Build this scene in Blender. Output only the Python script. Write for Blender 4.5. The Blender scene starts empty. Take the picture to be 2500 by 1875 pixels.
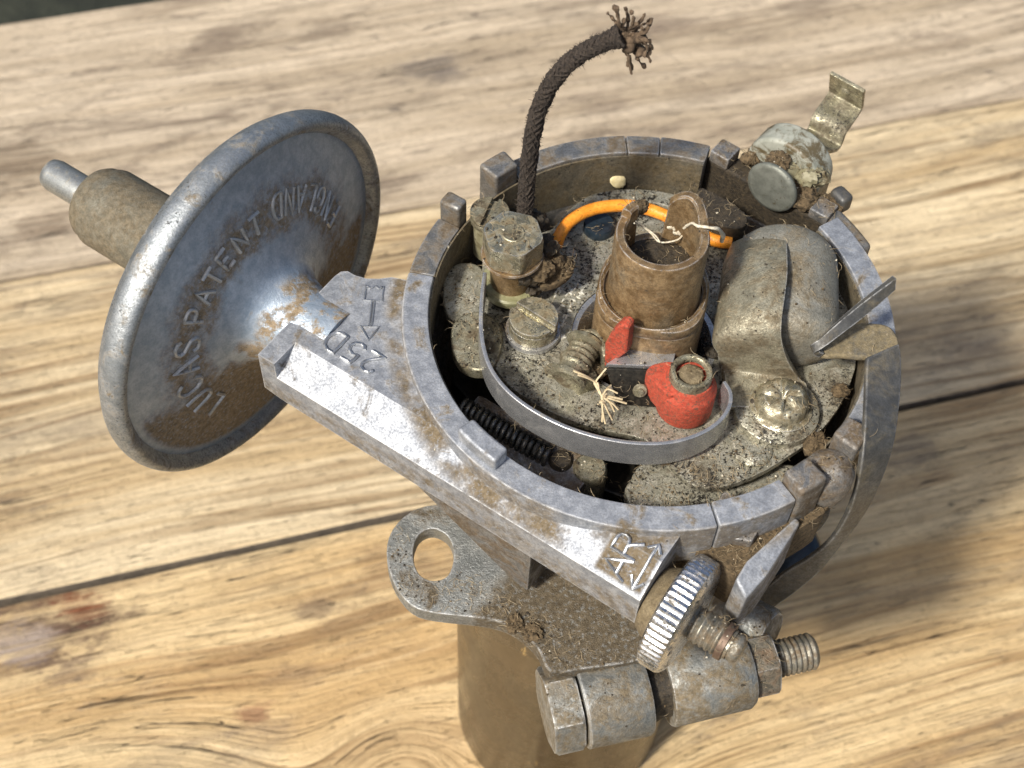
import bpy, bmesh, math, random
from mathutils import Vector, Matrix
from mathutils.bvhtree import BVHTree

# ------------------------------------------------------------------ camera, sky, sun, exposure
random.seed(7)
scene = bpy.context.scene
COL = scene.collection
H = 145.0                      # top of the housing rim above the table, mm
S = 0.001                      # modelling is done in mm, the scene is in metres


def W(p):
    """modelling mm (z measured from the housing rim) -> scene metres"""
    return Vector((p[0] * S, p[1] * S, (p[2] + H) * S))


cam_d = bpy.data.cameras.new("camera")
cam = bpy.data.objects.new("camera", cam_d)
COL.objects.link(cam)
scene.camera = cam
cam_d.sensor_width = 36.0
cam_d.lens = 48.96
cam_d.clip_start = 0.005
cam_d.clip_end = 60.0
_p, _r = math.radians(55.466), math.radians(2.785)
_F = Vector((0, math.cos(_p), -math.sin(_p)))
_R0 = Vector((1, 0, 0))
_U0 = _R0.cross(_F)
_R = _R0 * math.cos(_r) + _U0 * math.sin(_r)
_U = -_R0 * math.sin(_r) + _U0 * math.cos(_r)
cam.matrix_world = Matrix(((_R.x, _U.x, -_F.x, -19.962 * S), (_R.y, _U.y, -_F.y, -127.9 * S),
                           (_R.z, _U.z, -_F.z, (165.385 + H) * S), (0, 0, 0, 1)))
cam_d.dof.use_dof = True
cam_d.dof.focus_distance = 0.205
cam_d.dof.aperture_fstop = 36.0

SUN_DIR = Vector((-0.47, -0.47, 0.75)).normalized()
world = bpy.data.worlds.new("World")
scene.world = world
world.use_nodes = True
wn = world.node_tree.nodes
wl = world.node_tree.links
sky = wn.new("ShaderNodeTexSky")
sky.sky_type = 'NISHITA'
sky.sun_disc = False
sky.sun_elevation = math.asin(SUN_DIR.z)
sky.sun_rotation = math.atan2(SUN_DIR.x, SUN_DIR.y)
sky.dust_density = 4.0
wn["Background"].inputs["Strength"].default_value = 0.10
wl.new(sky.outputs[0], wn["Background"].inputs["Color"])

sun_d = bpy.data.lights.new("sun", 'SUN')
sun_d.energy = 4.4
sun_d.angle = math.radians(6.0)
sun_d.color = (1.0, 0.95, 0.86)
sun = bpy.data.objects.new("sun", sun_d)
COL.objects.link(sun)
sun.rotation_euler = SUN_DIR.to_track_quat('Z', 'Y').to_euler()
sun.location = SUN_DIR * 2

vs = scene.view_settings
vs.view_transform = 'Standard'
vs.look = 'None'
vs.exposure = 0.25
vs.gamma = 1.0
vs.use_curve_mapping = False


# ------------------------------------------------------------------ node helpers
class NT:
    def __init__(self, name):
        self.m = bpy.data.materials.new(name)
        self.m.use_nodes = True
        self.t = self.m.node_tree
        self.n = self.t.nodes
        self.l = self.t.links
        self.b = self.n["Principled BSDF"]
        self.out = self.n["Material Output"]
        tc = self.n.new("ShaderNodeTexCoord")
        v = self.n.new("ShaderNodeVectorMath")
        v.operation = 'MULTIPLY_ADD'
        v.inputs[1].default_value = (1000, 1000, 1000)
        v.inputs[2].default_value = (0, 0, -H)
        self.l.new(tc.outputs["Object"], v.inputs[0])
        self.co = v.outputs[0]          # mm, same frame as the modelling

    def _set(self, sock, val):
        if isinstance(val, bpy.types.NodeSocket):
            self.l.new(val, sock)
        elif val is not None:
            sock.default_value = val

    def noise(self, scale, detail=4, rough=0.55, vec=None, dist=0.0, out=0, w=None):
        n = self.n.new("ShaderNodeTexNoise")
        n.inputs["Scale"].default_value = scale
        n.inputs["Detail"].default_value = detail
        n.inputs["Roughness"].default_value = rough
        n.inputs["Distortion"].default_value = dist
        self.l.new(vec or self.co, n.inputs["Vector"])
        return n.outputs[out]

    def voro(self, scale, vec=None, rnd=1.0, feature='F1', out="Distance"):
        n = self.n.new("ShaderNodeTexVoronoi")
        n.feature = feature
        n.inputs["Scale"].default_value = scale
        n.inputs["Randomness"].default_value = rnd
        self.l.new(vec or self.co, n.inputs["Vector"])
        return n.outputs[out]

    def ramp(self, fac, lo, hi, a=0.0, b=1.0, smooth=True):
        n = self.n.new("ShaderNodeMapRange")
        n.interpolation_type = 'SMOOTHSTEP' if smooth else 'LINEAR'
        self._set(n.inputs["Value"], fac)
        n.inputs["From Min"].default_value = lo
        n.inputs["From Max"].default_value = hi
        n.inputs["To Min"].default_value = a
        n.inputs["To Max"].default_value = b
        return n.outputs["Result"]

    def math(self, op, a, b=None, c=None, clamp=False):
        n = self.n.new("ShaderNodeMath")
        n.operation = op
        n.use_clamp = clamp
        self._set(n.inputs[0], a)
        if b is not None:
            self._set(n.inputs[1], b)
        if c is not None:
            self._set(n.inputs[2], c)
        return n.outputs[0]

    def mix(self, fac, a, b, blend='MIX'):
        n = self.n.new("ShaderNodeMix")
        n.data_type = 'RGBA'
        n.blend_type = blend
        self._set(n.inputs[0], fac)
        self._set(n.inputs[6], a if isinstance(a, bpy.types.NodeSocket) else tuple(a) + (1,))
        self._set(n.inputs[7], b if isinstance(b, bpy.types.NodeSocket) else tuple(b) + (1,))
        return n.outputs[2]

    def vec(self, op, a, b=None, out=0):
        n = self.n.new("ShaderNodeVectorMath")
        n.operation = op
        self._set(n.inputs[0], a)
        if b is not None:
            self._set(n.inputs[1], b)
        return n.outputs["Value"] if op in ('DOT_PRODUCT', 'LENGTH', 'DISTANCE') else n.outputs[0]

    def sep(self, v=None):
        n = self.n.new("ShaderNodeSeparateXYZ")
        self.l.new(v or self.co, n.inputs[0])
        return n.outputs

    def comb(self, x, y, z):
        n = self.n.new("ShaderNodeCombineXYZ")
        for i, q in enumerate((x, y, z)):
            self._set(n.inputs[i], q)
        return n.outputs[0]

    def bump(self, h, strength=0.3, dist=0.2, normal=None):
        n = self.n.new("ShaderNodeBump")
        n.inputs["Strength"].default_value = strength
        n.inputs["Distance"].default_value = dist * S
        self.l.new(h, n.inputs["Height"])
        if normal:
            self.l.new(normal, n.inputs["Normal"])
        return n.outputs[0]

    def done(self, color=None, rough=None, metal=None, normal=None, spec=None):
        self._set(self.b.inputs["Base Color"], color if (color is None or isinstance(color, bpy.types.NodeSocket)) else tuple(color) + (1,))
        self._set(self.b.inputs["Roughness"], rough)
        self._set(self.b.inputs["Metallic"], metal)
        if spec is not None:
            self.b.inputs["Specular IOR Level"].default_value = spec
        if normal is not None:
            self.l.new(normal, self.b.inputs["Normal"])
        return self.m


U3 = Vector((0.848, -0.530, 0.0))     # along the arm, away from the vacuum capsule
N3 = Vector((-0.530, -0.848, 0.0))    # out of the arm's front face
VC = Vector((-61.2, 5.0, -7.0))       # centre of the vacuum capsule


def metal(name, col, col2, rough=0.42, met=0.95, grime=(0.16, 0.11, 0.06), g_amt=0.5, g_scale=0.18,
          g_soft=0.12, speck=0.0, speck_scale=1.6, speck_col=(0.03, 0.026, 0.02), bump=0.25, extra=None, dust=0.0,
          rvar=0.15, scratch=0.0, fine_amt=0.35, edge=0.0, flecks=False):
    """weathered metal: two-tone mottling, grime patches, dark pitting specks, pale dust"""
    t = NT(name)
    mot = t.ramp(t.noise(0.55, 5, 0.65), 0.35, 0.68)
    c = t.mix(mot, col, col2)
    fine = t.noise(3.2, 3, 0.6)
    c = t.mix(t.ramp(fine, 0.36, 0.66, 0, fine_amt), c, tuple(q * 0.45 for q in col))
    g = t.noise(g_scale, 7, 0.68, dist=0.6)
    lo = 1.0 - g_amt
    gm = t.ramp(g, lo - g_soft, lo + g_soft)
    if extra:
        gm = t.math('MAXIMUM', gm, extra(t))
    if edge:
        # rubbed edges: where the rounded normal leaves the face normal the grime and oxide are worn off
        bv = t.n.new("ShaderNodeBevel")
        bv.samples = 4
        bv.inputs["Radius"].default_value = edge * S
        geo = t.n.new("ShaderNodeNewGeometry")
        dt = t.vec('DOT_PRODUCT', bv.outputs[0], geo.outputs["Normal"])
        em = t.math('MULTIPLY', t.ramp(dt, 0.985, 0.90, 0, 1), t.ramp(t.noise(0.8, 4, 0.7), 0.36, 0.58))
        gm = t.math('MULTIPLY', gm, t.math('SUBTRACT', 1.0, em))
        c = t.mix(t.math('MULTIPLY', em, 0.7), c, (0.80, 0.80, 0.79))
    # break the grime up with fine grain so that its edges flake
    gm = t.math('MULTIPLY', gm, t.ramp(t.noise(1.7, 4, 0.7), 0.28, 0.5, 0.35, 1.0), clamp=True)
    gcol = t.mix(t.ramp(t.noise(1.1, 5, 0.7), 0.3, 0.7), grime, tuple(min(1, q * 1.9 + 0.02) for q in grime))
    c = t.mix(gm, c, gcol)
    mt = t.math('MULTIPLY', t.math('SUBTRACT', 1.0, gm), met)
    r = t.math('ADD', t.ramp(fine, 0.2, 0.8, rough - rvar, rough + rvar), t.math('MULTIPLY', gm, 0.35), clamp=True)
    h = t.math('ADD', t.noise(2.2, 5, 0.7), t.math('MULTIPLY', gm, t.ramp(t.noise(4.5, 3, 0.7), 0.2, 0.8)))
    if scratch:
        sc = t.noise(1.0, 3, 0.6, vec=t.vec('MULTIPLY', t.co, (0.35, 9.0, 9.0)))
        c = t.mix(t.ramp(sc, 0.62, 0.75, 0, scratch), c, (0.75, 0.75, 0.75))
    if speck:
        sp = t.math('ADD', t.noise(speck_scale, 4, 0.75), t.math('MULTIPLY', t.math('SUBTRACT', t.noise(0.13, 4, 0.6), 0.5), 0.45))
        lo2 = 0.66 - 0.2 * speck
        sm = t.ramp(sp, lo2, lo2 + 0.07)
        c = t.mix(sm, c, speck_col)
        mt = t.math('MULTIPLY', mt, t.ramp(sm, 0, 1, 1.0, 0.15))
        h = t.math('SUBTRACT', h, t.math('MULTIPLY', sm, 0.8))
    if flecks:
        fv = t.vec('MULTIPLY', t.co, (0.42, 0.42, 0.11))
        fl = t.math('MULTIPLY', t.ramp(t.noise(1.0, 3, 0.6, vec=fv), 0.66, 0.70), t.ramp(t.noise(0.07, 2, 0.5), 0.48, 0.58))
        c = t.mix(fl, c, (0.42, 0.31, 0.14))
    if dust:
        dm = t.ramp(t.noise(0.9, 6, 0.75), 0.62 - 0.3 * dust, 0.72)
        dm = t.math('MULTIPLY', dm, 0.85)
        c = t.mix(dm, c, (0.34, 0.28, 0.19))
        mt = t.math('MULTIPLY', mt, t.ramp(dm, 0, 1, 1.0, 0.0))
        r = t.math('MAXIMUM', r, t.math('MULTIPLY', dm, 0.9))
    return t.done(c, r, mt, t.bump(h, bump, 0.25))


def plain(name, c1, c2, scale=1.2, rough=0.6, dirt=0.0, dirt_col=(0.07, 0.05, 0.03), bump=0.2, bscale=3.0, met=0.0, dscale=0.9,
          spec=0.5):
    t = NT(name)
    c = t.mix(t.ramp(t.noise(scale, 5, 0.65), 0.32, 0.68), c1, c2)
    if dirt:
        dm = t.ramp(t.noise(dscale, 6, 0.75, dist=0.5), 0.68 - 0.3 * dirt, 0.78 - 0.25 * dirt)
        c = t.mix(dm, c, dirt_col)
    return t.done(c, rough, met, t.bump(t.noise(bscale, 5, 0.7), bump, 0.25), spec)


# stains that belong to one place on the casting
def stain_housing(t):
    xyz = t.sep()
    rr = t.math('SQRT', t.math('ADD', t.math('MULTIPLY', xyz[0], xyz[0]), t.math('MULTIPLY', xyz[1], xyz[1])))
    band = t.math('MULTIPLY', t.ramp(rr, 36.4, 37.2), t.ramp(rr, 38.2, 40.5, 1.0, 0.0))
    band = t.math('MULTIPLY', band, t.ramp(t.noise(0.12, 4, 0.6), 0.38, 0.56))
    sdir = t.vec('DOT_PRODUCT', t.co, tuple(U3))
    wdir = t.vec('DOT_PRODUCT', t.co, tuple(N3))
    box = t.math('MULTIPLY', t.math('MULTIPLY', t.ramp(sdir, 14.6, 15.4), t.ramp(sdir, 22.0, 22.5, 1, 0)),
                 t.math('MULTIPLY', t.ramp(wdir, 31.6, 32.6), t.ramp(wdir, 38.0, 38.6, 1, 0)))
    box = t.math('MULTIPLY', box, t.ramp(t.noise(0.7, 4, 0.7), 0.24, 0.40))
    low = t.math('MULTIPLY', t.ramp(xyz[2], -5.3, -8.5, 0.0, 0.9), t.ramp(t.noise(0.35, 5, 0.7), 0.30, 0.62, 0.25, 1.0))
    return t.math('MAXIMUM', t.math('MAXIMUM', band, box), low, clamp=True)


def stain_clamp(t):
    """oily dirt packed on the clamp under the arm, the ear at its end wiped clean"""
    d = t.vec('DISTANCE', t.co, (-30.9, -27.5, -28.0))
    d = t.math('ADD', d, t.math('MULTIPLY', t.math('SUBTRACT', t.noise(0.25, 5, 0.65), 0.5), 6.0))
    return t.ramp(d, 9.5, 13.0)


def stain_vacuum(t):
    d = t.vec('SUBTRACT', t.co, tuple(VC))
    a = t.vec('DOT_PRODUCT', d, tuple(U3))
    r = t.math('SQRT', t.math('SUBTRACT', t.vec('DOT_PRODUCT', d, d), t.math('MULTIPLY', a, a)))
    wob = t.math('MULTIPLY', t.math('SUBTRACT', t.noise(0.22, 5, 0.65), 0.5), 9.0)
    r2 = t.math('ADD', r, wob)
    band = t.math('MULTIPLY', t.math('MULTIPLY', t.ramp(r2, 12.2, 15.6), t.ramp(r2, 19.0, 23.5, 1.0, 0.0)), t.ramp(t.noise(0.5, 5, 0.7), 0.28, 0.60, 0.35, 1.0))
    zz = t.sep(d)[2]
    core = t.math('MULTIPLY', t.ramp(r2, 8.5, 10.0, 1.0, 0.0), t.ramp(zz, 3.0, 0.5, 0, 1))
    lower = t.math('MULTIPLY', t.ramp(t.math('ADD', zz, wob), -1.0, -5.0, 0, 1), t.ramp(r, 26.0, 27.5, 1, 0))
    front = t.ramp(a, 0.3, 0.8)
    neck = t.math('MULTIPLY', t.ramp(a, 6.0, 8.0), t.ramp(t.noise(0.28, 6, 0.7), 0.44, 0.56))
    m = t.math('MAXIMUM', t.math('MAXIMUM', t.math('MAXIMUM', band, core), lower), neck)
    return t.math('MULTIPLY', m, front, clamp=True)


M = {}
M['alu'] = metal('cast_alloy', (0.34, 0.36, 0.395), (0.57, 0.59, 0.62), 0.66, 0.82, (0.095, 0.072, 0.042), 0.40, 0.17, 0.07, bump=0.34, extra=stain_housing, fine_amt=0.40, rvar=0.10, edge=0.45)
M['alu_letter'] = metal('cast_letter_alloy', (0.56, 0.57, 0.58), (0.72, 0.73, 0.73), 0.42, 0.95, (0.105, 0.078, 0.044), 0.26, 0.3, 0.08, bump=0.25, fine_amt=0.4)
M['alu_dirty'] = metal('grimy_cast_alloy', (0.27, 0.265, 0.255), (0.40, 0.39, 0.37), 0.44, 0.82, (0.075, 0.052, 0.028), 0.53, 0.26, 0.12, bump=0.5, dust=0.08, fine_amt=0.6, edge=0.5)
M['alu_mid'] = metal('dull_cast_alloy', (0.25, 0.25, 0.24), (0.37, 0.365, 0.35), 0.44, 0.8, (0.075, 0.055, 0.032), 0.50, 0.28, 0.12, bump=0.4, fine_amt=0.6, edge=0.5)
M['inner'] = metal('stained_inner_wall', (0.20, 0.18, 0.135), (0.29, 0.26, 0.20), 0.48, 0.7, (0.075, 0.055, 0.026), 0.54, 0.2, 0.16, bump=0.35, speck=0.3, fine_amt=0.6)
M['vac'] = metal('vacuum_capsule_metal', (0.33, 0.40, 0.48), (0.48, 0.545, 0.62), 0.42, 0.5, (0.165, 0.122, 0.072), 0.28, 0.2, 0.06, bump=0.4, extra=stain_vacuum, fine_amt=0.15)
M['vac_letter'] = metal('vacuum_letter_metal', (0.44, 0.45, 0.45), (0.58, 0.58, 0.56), 0.42, 0.5, (0.165, 0.122, 0.072), 0.40, 0.3, 0.08, bump=0.3, fine_amt=0.25)
M['rim_metal'] = metal('capsule_rim_metal', (0.34, 0.365, 0.38), (0.47, 0.49, 0.50), 0.52, 0.85, (0.12, 0.09, 0.05), 0.40, 0.25, 0.10, bump=0.36, speck=0.15, fine_amt=0.5)
M['sleeve'] = metal('dusty_sleeve', (0.165, 0.155, 0.118), (0.235, 0.22, 0.172), 0.5, 0.5, (0.092, 0.072, 0.042), 0.56, 0.25, 0.16, bump=0.4, fine_amt=0.5)
M['pipe'] = metal('grey_pipe', (0.34, 0.35, 0.34), (0.44, 0.45, 0.43), 0.44, 0.75, (0.15, 0.12, 0.075), 0.36, 0.5, 0.12, bump=0.25, fine_amt=0.4)
M['zinc'] = metal('pitted_zinc_plate', (0.38, 0.36, 0.27), (0.64, 0.61, 0.50), 0.32, 0.55, (0.060, 0.045, 0.024), 0.43, 0.15, 0.12, speck=0.64, speck_scale=1.9, speck_col=(0.014, 0.012, 0.008), bump=0.55, fine_amt=0.65)
M['zinc2'] = metal('pitted_zinc_fitting', (0.30, 0.275, 0.185), (0.54, 0.505, 0.37), 0.30, 0.65, (0.062, 0.045, 0.022), 0.46, 0.33, 0.11, speck=0.5, speck_scale=2.2, speck_col=(0.018, 0.014, 0.008), bump=0.45, fine_amt=0.6)
M['hexzinc'] = metal('plated_hexagon', (0.42, 0.385, 0.265), (0.66, 0.62, 0.475), 0.26, 0.85, (0.105, 0.082, 0.044), 0.49, 0.5, 0.09, speck=0.12, speck_scale=2.4, bump=0.35, fine_amt=0.5, edge=0.4)
M['cam'] = metal('rust_brown_cam', (0.20, 0.125, 0.058), (0.40, 0.275, 0.145), 0.34, 0.45, (0.075, 0.054, 0.028), 0.45, 0.14, 0.12, bump=0.45, speck=0.15, dust=0.05, fine_amt=0.5, edge=0.3)
M['steel'] = metal('spring_steel', (0.46, 0.465, 0.47), (0.60, 0.60, 0.60), 0.30, 0.75, (0.10, 0.075, 0.038), 0.34, 0.18, 0.12, bump=0.15, fine_amt=0.3, edge=0.3)
M['clip'] = metal('clip_steel', (0.088, 0.088, 0.086), (0.13, 0.13, 0.125), 0.45, 0.5, (0.075, 0.06, 0.034), 0.42, 0.2, 0.16, bump=0.25, fine_amt=0.35, edge=0.35)
M['clip_dusty'] = metal('dusty_clip_steel', (0.12, 0.115, 0.10), (0.17, 0.16, 0.135), 0.5, 0.4, (0.125, 0.098, 0.052), 0.62, 0.25, 0.16, bump=0.4, dust=0.2, fine_amt=0.4)
M['chrome'] = metal('bright_plating', (0.74, 0.73, 0.72), (0.86, 0.86, 0.85), 0.24, 1.0, (0.055, 0.045, 0.032), 0.43, 0.9, 0.05, bump=0.2)
M['bolt'] = metal('clamp_metal', (0.28, 0.29, 0.275), (0.41, 0.42, 0.40), 0.44, 0.75, (0.105, 0.080, 0.045), 0.52, 0.22, 0.13, bump=0.45, dust=0.06, fine_amt=0.5, edge=0.6)
M['clamp'] = metal('clamp_plate_metal', (0.33, 0.345, 0.335), (0.47, 0.485, 0.47), 0.42, 0.8, (0.070, 0.052, 0.028), 0.44, 0.11, 0.10, bump=0.7, dust=0.05, fine_amt=0.5, extra=stain_clamp, edge=0.7)
M['bolt_nut'] = metal('rusty_nut_metal', (0.20, 0.185, 0.145), (0.31, 0.285, 0.225), 0.42, 0.7, (0.095, 0.062, 0.034), 0.50, 0.35, 0.13, bump=0.5, fine_amt=0.6, edge=0.4)
M['thread'] = metal('thread_metal', (0.27, 0.255, 0.21), (0.40, 0.38, 0.32), 0.38, 0.8, (0.09, 0.062, 0.032), 0.5, 0.5, 0.13, bump=0.4, fine_amt=0.5)
M['cond'] = metal('dusty_can_metal', (0.30, 0.285, 0.235), (0.42, 0.40, 0.335), 0.46, 0.45, (0.11, 0.085, 0.048), 0.46, 0.16, 0.14, bump=0.6, dust=0.16, fine_amt=0.55)
M['cond_strap'] = metal('dusty_strap_metal', (0.30, 0.275, 0.20), (0.48, 0.45, 0.34), 0.34, 0.55, (0.085, 0.064, 0.033), 0.48, 0.2, 0.13, bump=0.55, dust=0.2, speck=0.05, fine_amt=0.6, edge=0.4)
M['shank'] = metal('brown_film_steel', (0.085, 0.067, 0.040), (0.135, 0.108, 0.068), 0.22, 0.7, (0.06, 0.044, 0.024), 0.42, 0.05, 0.2, bump=0.06, rvar=0.05, fine_amt=0.15, flecks=True)
M['copper'] = plain('copper_brown', (0.11, 0.07, 0.048), (0.17, 0.115, 0.08), 1.0, 0.5, 0.4, (0.06, 0.045, 0.03), met=0.4)
M['dark'] = plain('oily_black_metal', (0.014, 0.013, 0.011), (0.042, 0.037, 0.028), 1.5, 0.35, met=0.4)
M['coil'] = metal('oily_coil', (0.13, 0.125, 0.11), (0.24, 0.23, 0.20), 0.22, 0.95, (0.03, 0.026, 0.018), 0.46, 0.8, 0.13, bump=0.25)
M['red'] = plain('red_fibre', (0.40, 0.045, 0.02), (0.56, 0.10, 0.052), 1.6, 0.62, 0.62, (0.15, 0.075, 0.045), 1.0, 4.5, dscale=2.0)
M['nylon'] = plain('aged_nylon', (0.26, 0.27, 0.225), (0.37, 0.375, 0.32), 0.4, 0.42, 0.68, (0.11, 0.086, 0.045), 0.35, 2.0, dscale=0.32)
M['nylon_dirty'] = plain('dirty_nylon', (0.20, 0.18, 0.105), (0.30, 0.275, 0.18), 0.6, 0.5, 0.6, (0.09, 0.066, 0.032), 0.4, 2.0, dscale=0.5)
M['disc'] = plain('grey_stud_disc', (0.15, 0.157, 0.132), (0.215, 0.222, 0.19), 0.7, 0.5, 0.35, (0.10, 0.085, 0.05), 0.3, 3.0, met=0.4)
M['washer'] = plain('yellowed_washer', (0.20, 0.195, 0.10), (0.30, 0.29, 0.17), 0.8, 0.3, 0.4, (0.06, 0.045, 0.02), 0.3, 2.0)
M['orange'] = plain('orange_rubber', (0.80, 0.25, 0.015), (0.90, 0.36, 0.04), 0.8, 0.36, 0.5, (0.34, 0.10, 0.012), 0.35, 3.0, dscale=1.8)
M['braid'] = plain('dark_braid', (0.016, 0.012, 0.010), (0.060, 0.045, 0.033), 2.6, 0.9, 0.3, (0.13, 0.095, 0.06), 1.0, 3.2, dscale=2.2)
M['fray'] = plain('brown_fray', (0.070, 0.046, 0.028), (0.16, 0.11, 0.068), 1.4, 0.9, 0.3, (0.03, 0.02, 0.014), 0.7, 4.0)
M['brass'] = metal('dull_brass', (0.26, 0.20, 0.11), (0.36, 0.29, 0.175), 0.5, 0.4, (0.10, 0.075, 0.04), 0.55, 0.4, 0.16, bump=0.6, fine_amt=0.6)
M['blue'] = plain('dark_blue_grey', (0.008, 0.014, 0.021), (0.02, 0.032, 0.045), 0.5, 0.30, 0.3, (0.012, 0.012, 0.012), 0.2, 2.0)
M['grime'] = plain('packed_grime', (0.060, 0.042, 0.021), (0.155, 0.108, 0.057), 1.6, 0.95, 0.45, (0.02, 0.015, 0.009), 1.0, 2.4, dscale=1.5)
M['grime_and_shade'] = plain('oily_grime_and_recess_shade', (0.018, 0.014, 0.009), (0.055, 0.041, 0.024), 1.6, 0.6, 0.4, (0.10, 0.072, 0.038), 1.0, 2.4, dscale=1.5)
M['straw'] = plain('dry_straw', (0.46, 0.36, 0.21), (0.62, 0.52, 0.34), 2.0, 0.8)
M['pale'] = plain('pale_debris', (0.46, 0.40, 0.29), (0.70, 0.65, 0.53), 2.0, 0.85, bump=0.5)
M['cream'] = plain('cream_chip', (0.72, 0.60, 0.32), (0.80, 0.70, 0.42), 1.0, 0.7)
M['lint'] = plain('lint', (0.22, 0.165, 0.095), (0.40, 0.32, 0.20), 2.0, 0.9, bump=0.0)
M['painted_glint'] = plain('stamped_painted_glint', (0.70, 0.67, 0.55), (0.85, 0.83, 0.74), 2.0, 0.3, met=0.3)  # pale colour paints the glints on the stamped marks


# ------------------------------------------------------------------ wood and ground
PDIR = Vector((math.cos(math.radians(17.2)), math.sin(math.radians(17.2)), 0))


def wood(name, c_light, c_dark, c_grain, seed, knots=(), stain=0.5, ring=0.55, blotches=(), grey=0.0, k_=1.0):
    """plank timber: u runs along the grain, v across it (mm)"""
    t = NT(name)
    u = t.vec('DOT_PRODUCT', t.co, tuple(PDIR))
    v = t.vec('DOT_PRODUCT', t.co, (-PDIR.y, PDIR.x, 0))

    def n2(su, sv, off, detail=4, rough=0.6, vv=None, dist=0.0):
        return t.noise(1.0, detail, rough, vec=t.comb(t.math('MULTIPLY', u, su), t.math('MULTIPLY', vv or v, sv), seed * 7.3 + off), dist=dist)

    warp = t.math('MULTIPLY', t.math('SUBTRACT', n2(0.0045, 0.016, 0.0, 2, 0.5), 0.5), 20.0)
    warp2 = t.math('MULTIPLY', t.math('SUBTRACT', n2(0.012, 0.07, 3.0, 2, 0.5), 0.5), 2.2)
    g = t.math('ADD', t.math('ADD', v, warp), warp2)
    kmask = None
    for (ku, kv, R, sx) in knots:
        du = t.math('MULTIPLY', t.math('SUBTRACT', u, ku), sx)
        dv = t.math('ADD', t.math('SUBTRACT', v, kv), t.math('MULTIPLY', warp2, 0.8))
        r = t.math('SQRT', t.math('ADD', t.math('MULTIPLY', du, du), t.math('MULTIPLY', dv, dv)))
        k = t.math('POWER', 2.718, t.math('MULTIPLY', t.math('MULTIPLY', r, r), -1.0 / (R * R)))
        g = t.math('ADD', t.math('MULTIPLY', g, t.math('SUBTRACT', 1.0, k)), t.math('MULTIPLY', r, t.math('MULTIPLY', k, 1.15)))
        kk = t.ramp(r, R * 1.0, R * 0.15, 0, 1)
        kmask = kk if kmask is None else t.math('MAXIMUM', kmask, kk)
    # broad soft bands, then sharp dark late-wood lines
    c = t.mix(t.ramp(n2(0.006, 0.085, 5.0, 4, 0.6, g), 0.34, 0.66), c_light, c_dark)
    rings = n2(0.003, 0.11, 8.0, 2, 0.5, g)
    rr = t.math('FRACT', t.math('ADD', t.math('MULTIPLY', rings, 6.0), t.math('MULTIPLY', g, 0.09)))
    late = t.math('MULTIPLY', t.ramp(rr, 0.42, 0.90), t.ramp(rr, 0.90, 0.98, 1.0, 0.0))
    late = t.math('MULTIPLY', late, t.ramp(n2(0.014, 0.05, 2.0), 0.33, 0.6, 0.25, 1.0))
    c = t.mix(t.math('MULTIPLY', late, ring), c, c_grain)
    # fibres at three widths
    f1 = n2(0.022, 0.75, 11.0, 4, 0.65, g)
    c = t.mix(t.ramp(f1, 0.44, 0.74, 0, 0.55 * k_), c, tuple(q * 0.50 for q in c_dark))
    f2 = n2(0.05, 2.1, 13.0, 3, 0.65, g)
    c = t.mix(t.ramp(f2, 0.46, 0.70, 0, 0.50 * k_), c, tuple(q * 0.45 for q in c_dark))
    f3 = n2(0.035, 1.1, 17.0, 4, 0.65, g)
    c = t.mix(t.ramp(f3, 0.50, 0.74, 0, 0.55 * k_), c, tuple(min(1, q * 1.22 + 0.04) for q in c_light))
    pore = n2(0.16, 2.6, 19.0, 2, 0.6)
    c = t.mix(t.ramp(pore, 0.66, 0.74, 0, 0.75), c, tuple(q * 0.28 for q in c_dark))
    # saw-rough flecks lying across the grain
    rough_ = t.noise(0.55, 5, 0.75, vec=t.comb(u, v, seed))
    c = t.mix(t.ramp(rough_, 0.50, 0.72, 0, 0.38), c, tuple(q * 0.55 for q in c_dark))
    # weathering: grey-brown drifts stretched along the board
    st = n2(0.016, 0.055, 23.0, 6, 0.7, dist=0.5)
    c = t.mix(t.math('MULTIPLY', t.ramp(st, 0.48, 0.70, 0, 0.85), stain), c, (0.185, 0.14, 0.10))
    st2 = n2(0.045, 0.15, 29.0, 6, 0.75, dist=0.7)
    c = t.mix(t.math('MULTIPLY', t.ramp(st2, 0.58, 0.74), stain), c, (0.115, 0.09, 0.075))
    if grey:
        c = t.mix(grey, c, (0.40, 0.36, 0.33))
    if kmask is not None:
        c = t.mix(t.math('MULTIPLY', kmask, 0.45), c, (0.30, 0.165, 0.06))
    for (bu, bv, br, bc, amt) in blotches:
        d = t.vec('DISTANCE', t.comb(t.math('MULTIPLY', t.math('SUBTRACT', u, bu), 0.6), t.math('SUBTRACT', v, bv), 0.0), (0, 0, 0))
        d = t.math('ADD', d, t.math('MULTIPLY', t.math('SUBTRACT', n2(0.10, 0.20, 31.0, 6, 0.75), 0.5), br * 2.6))
        m = t.math('MULTIPLY', t.ramp(d, br, br * 0.3, 0, 1), t.ramp(f1, 0.35, 0.6, 0.35, 1.0))
        c = t.mix(t.math('MULTIPLY', m, amt), c, bc)
    # drying cracks along the grain
    cr = n2(0.008, 0.30, 37.0, 3, 0.55, g)
    crm = t.math('MULTIPLY', t.ramp(t.math('ABSOLUTE', t.math('SUBTRACT', cr, 0.5)), 0.0, 0.006, 1, 0), t.ramp(n2(0.012, 0.05, 41.0), 0.50, 0.58))
    c = t.mix(t.math('MULTIPLY', crm, 0.8), c, (0.06, 0.04, 0.025))
    hgt = t.math('ADD', t.math('ADD', t.math('MULTIPLY', f2, -0.8), t.math('MULTIPLY', f1, -0.7)), t.math('MULTIPLY', rough_, 0.6))
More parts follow.
